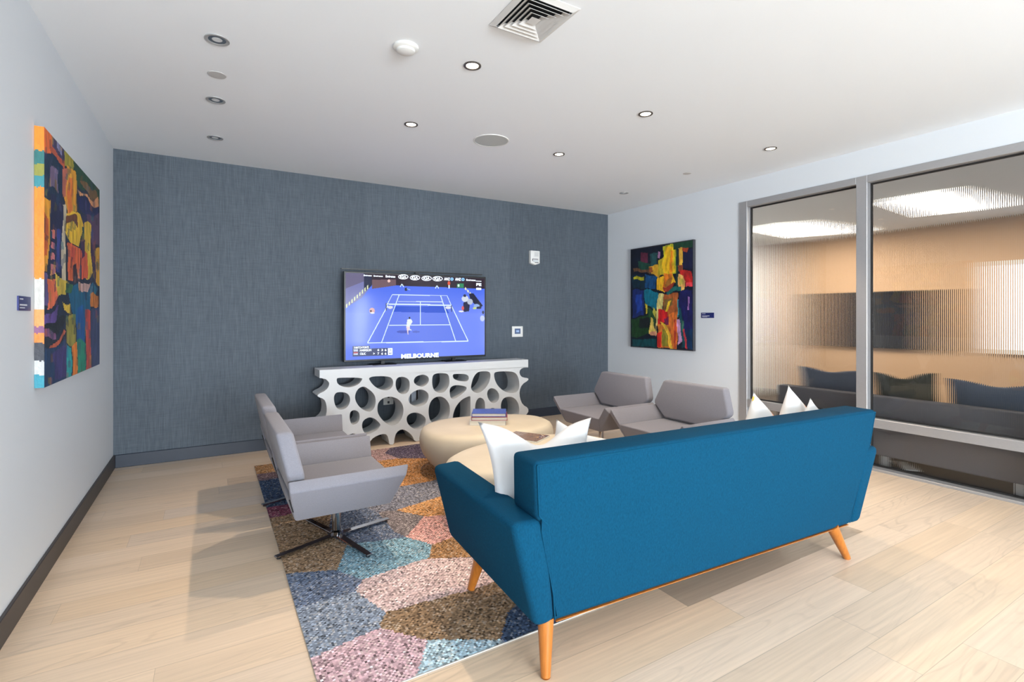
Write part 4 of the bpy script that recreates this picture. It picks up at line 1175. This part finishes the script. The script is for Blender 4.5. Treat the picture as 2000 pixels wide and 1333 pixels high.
    y0, y1, z0, z1 = 4.128, 5.190, 0.934, 2.281
    fx = -0.040
    link('painted_face', raster_mesh('painted_face', R, (fx - 0.001, y1 - 0.012 - yc, z1 - 0.012 - zc), (0, -(y1 - y0 - 0.024), 0), (0, 0, z0 - z1 + 0.024)), M['canvas'], root)
    bm = bmesh.new(); box(bm, fx, 0.0, y0 - yc, y1 - yc, z0 - zc, z1 - zc, 0.002, 1)
    bm_obj('frame', bm, M['framedark'], root)
painting_right()

def plaque(label, loc, size, side):
    o = thing('plaque', label, 'wall plaque', loc)
    w_, h_ = size
    bm = bmesh.new()
    if side == 'L': box(bm, 0.0, 0.006, -w_ / 2, w_ / 2, -h_ / 2, h_ / 2)
    else: box(bm, -0.006, 0.0, -w_ / 2, w_ / 2, -h_ / 2, h_ / 2)
    bm_obj('plate', bm, M['plaque'], o)
    bm = bmesh.new()
    x = 0.0066 if side == 'L' else -0.0066
    d = -1 if side == 'L' else 1
    for za, zb, l in ((0.26, 0.34, 0.28), (-0.16, -0.05, 0.6), (-0.34, -0.27, 0.42)):
        y0_ = d * w_ / 2 * 0.86; y1_ = y0_ - d * w_ * l
        vs = [bm.verts.new((x, y0_, za * h_)), bm.verts.new((x, y1_, za * h_)), bm.verts.new((x, y1_, zb * h_)), bm.verts.new((x, y0_, zb * h_))]
        bm.faces.new(vs)
    bm_obj('lettering', bm, M['lettering'], o)
plaque('small navy plaque with white lettering left of the tall canvas', (XL, 3.175, 1.411), (0.178, 0.066), 'L')
plaque('small navy plaque with white lettering beside the framed painting on right wall', (XR, 3.955, 1.366), (0.176, 0.062), 'R')

# ------------------------------------------------------------------ back wall devices
o = thing('alarm_strobe', 'white fire alarm horn strobe high on the slate wall', 'fire alarm', (3.72, YB, 2.135))
bm = bmesh.new(); prism(bm, [(-0.075, 0, -0.075), (0, 0, -0.098), (0.075, 0, -0.075), (0.075, 0, 0.098), (-0.075, 0, 0.098)],
                           [(-0.072, -0.05, -0.07), (0, -0.05, -0.092), (0.072, -0.05, -0.07), (0.072, -0.05, 0.094), (-0.072, -0.05, 0.094)], 0.006, 2)
bm_obj('housing', bm, M['plastic'], o, smooth=40)
bm = bmesh.new()
for k in range(6): box(bm, -0.015, 0.05, -0.0515, -0.0495, 0.02 + k * 0.01, 0.024 + k * 0.01)
bm_obj('sounder_grille', bm, mat('shadow grey plastic', rgb(176, 178, 178), 0.6), o)
bm = bmesh.new(); box(bm, -0.035, 0.045, -0.058, -0.0495, -0.055, -0.028, 0.003, 1); bm_obj('strobe_lens', bm, mat('clear strobe lens', rgb(205, 212, 216), 0.1), o)
bm = bmesh.new()
for (a, b, c, d) in ((-0.05, 0.045, -0.022, -0.014), (-0.05, -0.04, -0.045, -0.022), (-0.01, 0.05, -0.068, -0.060)): box(bm, a, b, -0.0512, -0.0498, c, d)
bm_obj('lettering', bm, M['framedark'], o)
o = thing('thermostat', 'square white thermostat with blue display right of the television', 'thermostat', (3.46, YB, 1.155))
bm = bmesh.new(); box(bm, -0.082, 0.082, -0.022, 0.0, -0.07, 0.07, 0.005, 2); bm_obj('housing', bm, M['plastic'], o)
bm = bmesh.new(); box(bm, -0.044, 0.044, -0.0235, -0.0218, -0.03, 0.04); bm_obj('display', bm, mat('blue grey display', rgb(62, 82, 124), 0.25), o)
bm = bmesh.new(); box(bm, -0.022, 0.022, -0.0242, -0.0236, -0.008, 0.018); bm_obj('digits', bm, mat('pale display digits', rgb(150, 176, 214), 0.3), o)
o = thing('wall_outlet', 'white wall outlet seen through a large round hole of the console', 'outlet', (1.745, YB, 0.405), group=None)
bm = bmesh.new(); box(bm, -0.058, 0.058, -0.008, 0.0, -0.058, 0.058, 0.003, 1); bm_obj('faceplate', bm, M['plastic'], o)
bm = bmesh.new(); box(bm, -0.012, 0.012, -0.010, -0.008, 0.018, 0.045); bm_obj('socket', bm, M['framedark'], o)
bm = bmesh.new(); box(bm, -0.012, 0.012, -0.010, -0.008, -0.045, -0.018); bm_obj('socket', bm, M['framedark'], o)
o = thing('media_box', 'pale glossy media box behind the oval hole in the middle of the console', 'media box', (2.04, YB, 0.45))
bm = bmesh.new(); box(bm, -0.07, 0.07, -0.05, 0.0, -0.10, 0.10, 0.01, 2); bm_obj('housing', bm, mat('pale glossy plastic', rgb(214, 224, 238), 0.15), o)
bm = bmesh.new(); box(bm, -0.052, -0.040, -0.053, -0.0498, -0.09, 0.09); box(bm, 0.02, 0.04, -0.053, -0.0498, -0.08, 0.085); bm_obj('trim', bm, M['framedark'], o)

# ------------------------------------------------------------------ cushions
def pillow_mesh(name, s, t, pinch=0.10, chop=0.0, height=None, taper=0.0, n=26):
    hz = height or s
    bm = bmesh.new()
    g = {}
    for side in (1, -1):
        for i in range(n + 1):
            for j in range(n + 1):
                u, v = 2 * i / n - 1, 2 * j / n - 1
                edge = abs(u) > 0.9999 or abs(v) > 0.9999
                if side == -1 and edge:
                    g[(side, i, j)] = g[(1, i, j)]; continue
                x = s / 2 * u * (1 - pinch * (1 - v * v) * abs(u) ** 2)
                z = hz / 2 * v * (1 - pinch * (1 - u * u) * abs(v) ** 2)
                z -= chop * math.exp(-(u / 0.42) ** 2) * max(0, (v + 0.6) / 1.6) ** 1.6
                x *= 1 + taper * v
                h = t / 2 * (max(0, 1 - u * u) ** 0.55) * (max(0, 1 - v * v) ** 0.55)
                h *= 1 + 0.06 * math.sin(5 * u + 3 * v)
                h *= 1 - (0.35 if chop else 0) * math.exp(-(u / 0.35) ** 2) * max(0, v)
                g[(side, i, j)] = bm.verts.new((x, side * h, z))
    for side in (1, -1):
        for i in range(n):
            for j in range(n):
                q = [g[(side, i, j)], g[(side, i + 1, j)], g[(side, i + 1, j + 1)], g[(side, i, j + 1)]]
                if side == 1: q = q[::-1]
                bm.faces.new(q)
    me = bpy.data.meshes.new(name); bm.to_mesh(me); bm.free()
    return me
def pillow(label, s, t, loc, lean, roll, yaw, m, pinch=0.10, chop=0.0, group=None, name='throw_pillow', cat='pillow', height=None, taper=0.0):
    o = link(name, pillow_mesh(name, s, t, pinch, chop, height, taper), m, None, loc, None, smooth=180)
    o.rotation_euler = (Matrix.Rotation(yaw, 3, 'Z') @ Matrix.Rotation(lean, 3, 'X') @ Matrix.Rotation(roll, 3, 'Y')).to_euler()
    return tag(o, label, cat, group)
G1 = 'throw pillows on the sofa'
R_ = math.radians
pillow('big plain white pillow with dented top at the sofa end by the near arm', 0.53, 0.17, (1.265, 1.875, 0.668), R_(-14), R_(3), R_(-5), M['white_cloth'], 0.13, 0.085, G1, height=0.44, taper=0.10)
pillow('white pillow mostly hidden behind the big dented white pillow', 0.32, 0.12, (1.60, 2.06, 0.620), R_(-14), R_(24), R_(-4), M['white_cloth'], 0.12, 0.0, G1)
pillow('white pillow with peach print, corner up, nearest the grey armchairs', 0.36, 0.12, (2.825, 1.83, 0.652), R_(-12), R_(42), R_(4), M['print'], 0.11, 0.0, G1)
pillow('tallest white pillow with yellow print among the right three, corner up', 0.34, 0.11, (3.115, 1.80, 0.687), R_(-10), R_(42), R_(2), M['print'], 0.11, 0.0, G1)
pillow('smallest white pillow, its corner just showing by the far sofa arm', 0.28, 0.08, (3.135, 1.70, 0.660), R_(-8), R_(45), R_(-8), M['print'], 0.11, 0.0, G1)

# ------------------------------------------------------------------ ceiling fittings
def downlight(label, x, y, lit, r=0.052):
    o = thing('recessed_downlight', label, 'ceiling light', (x, y, HC), group='recessed downlights')
    bm = bmesh.new()
    lathe(bm, [(r * 0.72, -0.004), (r * 0.80, -0.007), (r, -0.006), (r, -0.0005), (r * 0.72, -0.0005), (r * 0.72, -0.004)], 40)
    bm_obj('trim_ring', bm, M['ringdark'] if lit else M['ringsilver'], o, smooth=40)
    if lit:
        bm = bmesh.new(); lathe(bm, [(0, -0.0045), (r * 0.71, -0.003), (r * 0.71, -0.001), (0, -0.001)], 40)
        bm_obj('lens', bm, M['lens'], o, smooth=40)
        L = bpy.data.lights.new('lamp', 'SPOT')
        L.energy = LAMP_W; L.color = (1.0, 0.79, 0.57); L.spot_size = math.radians(86); L.spot_blend = 0.45; L.shadow_soft_size = 0.022
        lo = bpy.data.objects.new('lamp', L); COL.objects.link(lo); lo.location = (x, y, HC - 0.045)
    else:
        bm = bmesh.new(); lathe(bm, [(r * 0.71, -0.0035), (r * 0.71, -0.0008), (r * 0.42, -0.0008), (r * 0.42, -0.0022), (r * 0.71, -0.0035)], 40)
        bm_obj('reflector', bm, M['silver'], o, smooth=40)
        bm = bmesh.new(); lathe(bm, [(0, -0.004), (r * 0.40, -0.003), (r * 0.40, -0.0008), (0, -0.0008)], 32)
        bm_obj('lens', bm, M['lensoff'], o, smooth=40)
LAMP_W = 90
downlight('lit downlight left of the air vent, nearest the camera', 1.343, 2.722, True)
downlight('lit downlight left of the round ceiling speaker', 1.343, 3.797, True)
downlight('lit downlight just right of the round ceiling speaker', 2.761, 3.797, True)
downlight('lit downlight midway between the air vent and the glass partition', 2.761, 2.715, True)
downlight('lit downlight nearest the glass partition', 4.288, 2.708, True)
downlight('unlit silver downlight near the left wall, closest to the camera', 0.031, 3.172, False, 0.06)
downlight('unlit silver downlight near the left wall, middle of the row', 0.031, 4.060, False, 0.06)
downlight('unlit silver downlight near the left wall, closest to the slate wall', 0.034, 4.919, False, 0.06)
downlight('small unlit downlight in the far right ceiling corner', 4.305, 4.587, False, 0.052)
bm = bmesh.new(); lathe(bm, [(0, -0.005), (0.050, -0.004), (0.053, -0.0005), (0, -0.0005)], 40)
o = bm_obj('blanking_plate', bm, mat('grey painted plate', rgb(188, 188, 187), 0.7), None, (0.035, 3.635, HC), smooth=40)
tag(o, 'flat grey blanking disc between unlit downlights near the left wall', 'ceiling plate')
bm = bmesh.new(); lathe(bm, [(0, -0.004), (0.022, -0.004), (0.04, -0.003), (0.042, -0.0005), (0, -0.0005)], 32)
o = bm_obj('sprinkler_cover', bm, mat('grey sprinkler cover', rgb(196, 194, 192), 0.6), None, (4.287, 3.628, HC), smooth=40)
tag(o, 'tiny round sprinkler cover on the ceiling by the right wall', 'sprinkler')
o = thing('smoke_detector', 'white round smoke detector on the ceiling left of the air vent', 'smoke detector', (0.932, 2.722, HC))
bm = bmesh.new(); lathe(bm, [(0, -0.020), (0.056, -0.020), (0.068, -0.012), (0.07, -0.0005), (0, -0.0005)], 48); bm_obj('base_plate', bm, M['plastic'], o, smooth=35)
bm = bmesh.new(); lathe(bm, [(0, -0.036), (0.034, -0.036), (0.048, -0.030), (0.052, -0.0202), (0, -0.0202)], 48); bm_obj('sensor_head', bm, M['plastic'], o, smooth=35)
o = thing('ceiling_speaker', 'large round flush speaker with grey grille in the ceiling', 'speaker', (2.053, 3.80, HC))
bm = bmesh.new(); lathe(bm, [(0.142, -0.006), (0.150, -0.005), (0.152, -0.0005), (0.142, -0.0005), (0.142, -0.006)], 64); bm_obj('trim_ring', bm, M['plastic'], o, smooth=40)
bm = bmesh.new(); lathe(bm, [(0, -0.005), (0.141, -0.004), (0.141, -0.0005), (0, -0.0005)], 64); bm_obj('speaker_grille', bm, M['grille'], o, smooth=40)
# four-way air diffuser
o = thing('air_vent', 'square white stepped air vent in the ceiling', 'air vent', (1.388, 2.125, HC))
bm = bmesh.new(); box(bm, -0.13, 0.13, -0.145, 0.145, -0.004, -0.001); bm_obj('duct_opening', bm, M['dark'], o)
def sq_ring(bm, a, b, za, zb, t=0.003):
    """sloping square collar from half size a (height za) to half size b (height zb)"""
    for dz in (0,):
        A = [bm.verts.new((sx * a, sy * a * 1.09, za)) for sx, sy in ((-1, -1), (1, -1), (1, 1), (-1, 1))]
        B = [bm.verts.new((sx * b, sy * b * 1.09, zb)) for sx, sy in ((-1, -1), (1, -1), (1, 1), (-1, 1))]
        A2 = [bm.verts.new((v.co.x, v.co.y, v.co.z + t)) for v in A]
        B2 = [bm.verts.new((v.co.x, v.co.y, v.co.z + t)) for v in B]
        for k in range(4):
            j = (k + 1) % 4
            bm.faces.new([A[k], A[j], B[j], B[k]]); bm.faces.new([A2[j], A2[k], B2[k], B2[j]])
            bm.faces.new([A[j], A[k], A2[k], A2[j]]); bm.faces.new([B[k], B[j], B2[j], B2[k]])
bm = bmesh.new(); sq_ring(bm, 0.160, 0.134, -0.004, -0.016); bm_obj('frame', bm, M['vent'], o)
for a in (0.128, 0.103, 0.078, 0.053):
    bm = bmesh.new(); sq_ring(bm, a, a - 0.026, -0.024, -0.006, 0.0015); bm_obj('louvre', bm, M['vent'], o)
bm = bmesh.new()
A = [bm.verts.new((sx * 0.026, sy * 0.028, -0.022)) for sx, sy in ((-1, -1), (1, -1), (1, 1), (-1, 1))]; T_ = bm.verts.new((0, 0, -0.007))
bm.faces.new(A)
for k in range(4): bm.faces.new([A[k], A[(k + 1) % 4], T_])
bm_obj('centre_cone', bm, M['vent'], o)

# ------------------------------------------------------------------ furniture beyond the glass
b = thing('bench_sofa', 'long grey bench sofa behind the fluted glass, back turned to it', 'sofa', (5.55, 1.6, 0))
bm = bmesh.new(); box(bm, -0.34, -0.20, -1.45, 1.62, 0.09, 0.625, 0.02, 3); bm_obj('backrest', bm, M['greybench'], b, smooth=40)
bm = bmesh.new(); box(bm, -0.20, 0.42, -1.45, 1.62, 0.09, 0.42, 0.02, 3); bm_obj('seat', bm, M['greybench'], b, smooth=40)
for x in (-0.29, 0.36):
    for y in (-1.3, -0.27, 0.62, 1.5):
        bm = bmesh.new(); box(bm, x - 0.025, x + 0.025, y - 0.03, y + 0.03, -0.002, 0.09); bm_obj('leg', bm, M['alu'], b)
G2 = 'cushions on the bench sofa behind the glass'
pillow('slate blue cushion on the bench behind the glass, left of the mullion', 0.62, 0.16, (5.475, 2.80, 0.625), R_(-8), 0, R_(90), M['bluecush'], 0.06, 0.03, G2, 'bench_cushion', 'cushion', height=0.40)
pillow('dark olive cushion on the bench behind the glass, right of the mullion', 0.52, 0.16, (5.475, 2.16, 0.645), R_(-8), R_(4), R_(90), M['greencush'], 0.08, 0.05, G2, 'bench_cushion', 'cushion', height=0.40)
pillow('slate blue cushion on the bench behind the glass, at the photo right edge', 0.64, 0.16, (5.475, 1.52, 0.625), R_(-8), 0, R_(90), M['bluecush'], 0.06, 0.03, G2, 'bench_cushion', 'cushion', height=0.40)
o = thing('floor_patch', 'small pale striped patch on the dark floor under the bench behind the glass', 'floor grille', (5.40, 2.12, -0.003), R_(40))  # unidentified pale patch, built as a frame of pale bars
bm = bmesh.new()
for a in (-0.055, 0.05): box(bm, -0.14, 0.14, a, a + 0.005, 0, 0.008)
for a in (-0.14, 0.135): box(bm, a, a + 0.005, -0.05, 0.05, 0, 0.008)
bm_obj('frame', bm, M['plastic'], o)
bm = bmesh.new()
for k in range(11): box(bm, -0.128 + k * 0.024, -0.114 + k * 0.024, -0.0498, 0.0498, 0.001, 0.007)
bm_obj('pale_bars', bm, M['plastic'], o)
t = thing('television', 'wide black television on peach wall of the room behind the glass', 'television', (R2X, 4.05, 1.30))
bm = bmesh.new(); box(bm, -0.06, -0.002, -0.84, 0.84, -0.45, 0.45, 0.004, 1); bm_obj('housing', bm, M['blackplastic'], t)
bm = bmesh.new(); box(bm, -0.0625, -0.0602, -0.825, 0.825, -0.435, 0.435); bm_obj('screen', bm, M['tvoff'], t)
def rounded_panel(label, x0, x1, y0, y1):
    o = thing('ceiling_panel_light', label, 'ceiling light', ((x0 + x1) / 2, (y0 + y1) / 2, R2H), group='panel lights beyond the glass')
    w_, d_ = (x1 - x0) / 2, (y1 - y0) / 2
    bm = bmesh.new(); box(bm, -w_, w_, -d_, d_, -0.03, -0.001, 0.008, 2); bm_obj('diffuser', bm, M['panel'], o)
    L = bpy.data.lights.new('lamp', 'AREA'); L.shape = 'RECTANGLE'; L.size = 2 * w_; L.size_y = 2 * d_
    L.energy = PANEL_W; L.color = (1.0, 0.89, 0.74)
    lo = bpy.data.objects.new('lamp', L); COL.objects.link(lo); lo.location = ((x0 + x1) / 2, (y0 + y1) / 2, R2H - 0.034)
PANEL_W = 80
rounded_panel('glowing ceiling panel behind the fluted glass, left of the mullion', 7.05, 8.5, 4.12, 4.64)
rounded_panel('glowing ceiling panel behind the fluted glass, right of the mullion', 6.65, 8.1, 2.25, 2.80)

# ------------------------------------------------------------------ light
DAY_W = 288
for a, b_ in WX:
    L = bpy.data.lights.new('daylight', 'AREA'); L.shape = 'RECTANGLE'; L.size = b_ - a - 0.1; L.size_y = 1.95
    L.energy = DAY_W * (b_ - a - 0.1) * (1.15 if a < 2 else 0.55);      # right two dimmed, left two raised, only to hold down brightness on the right
    L.color = (0.84, 0.93, 1.0)
    lo = bpy.data.objects.new('daylight', L); COL.objects.link(lo)
    lo.location = ((a + b_) / 2, YR - 0.08, 1.125)
    lo.rotation_euler = (math.radians(68), 0, 0)      # skylight falls in downwards
W_ = bpy.data.worlds.new('daylight sky'); SC.world = W_
W_.use_nodes = True
bg = W_.node_tree.nodes['Background']
bg.inputs['Color'].default_value = (0.80, 0.90, 1.0, 1)
bg.inputs['Strength'].default_value = 1.0

SC.view_settings.view_transform = 'Standard'
SC.view_settings.look = 'None'
SC.view_settings.exposure = 0.0
SC.view_settings.gamma = 1.0
SC.view_settings.use_curve_mapping = False
SC.cycles.use_denoising = True
SC.cycles.max_bounces = 14
SC.cycles.transmission_bounces = 12
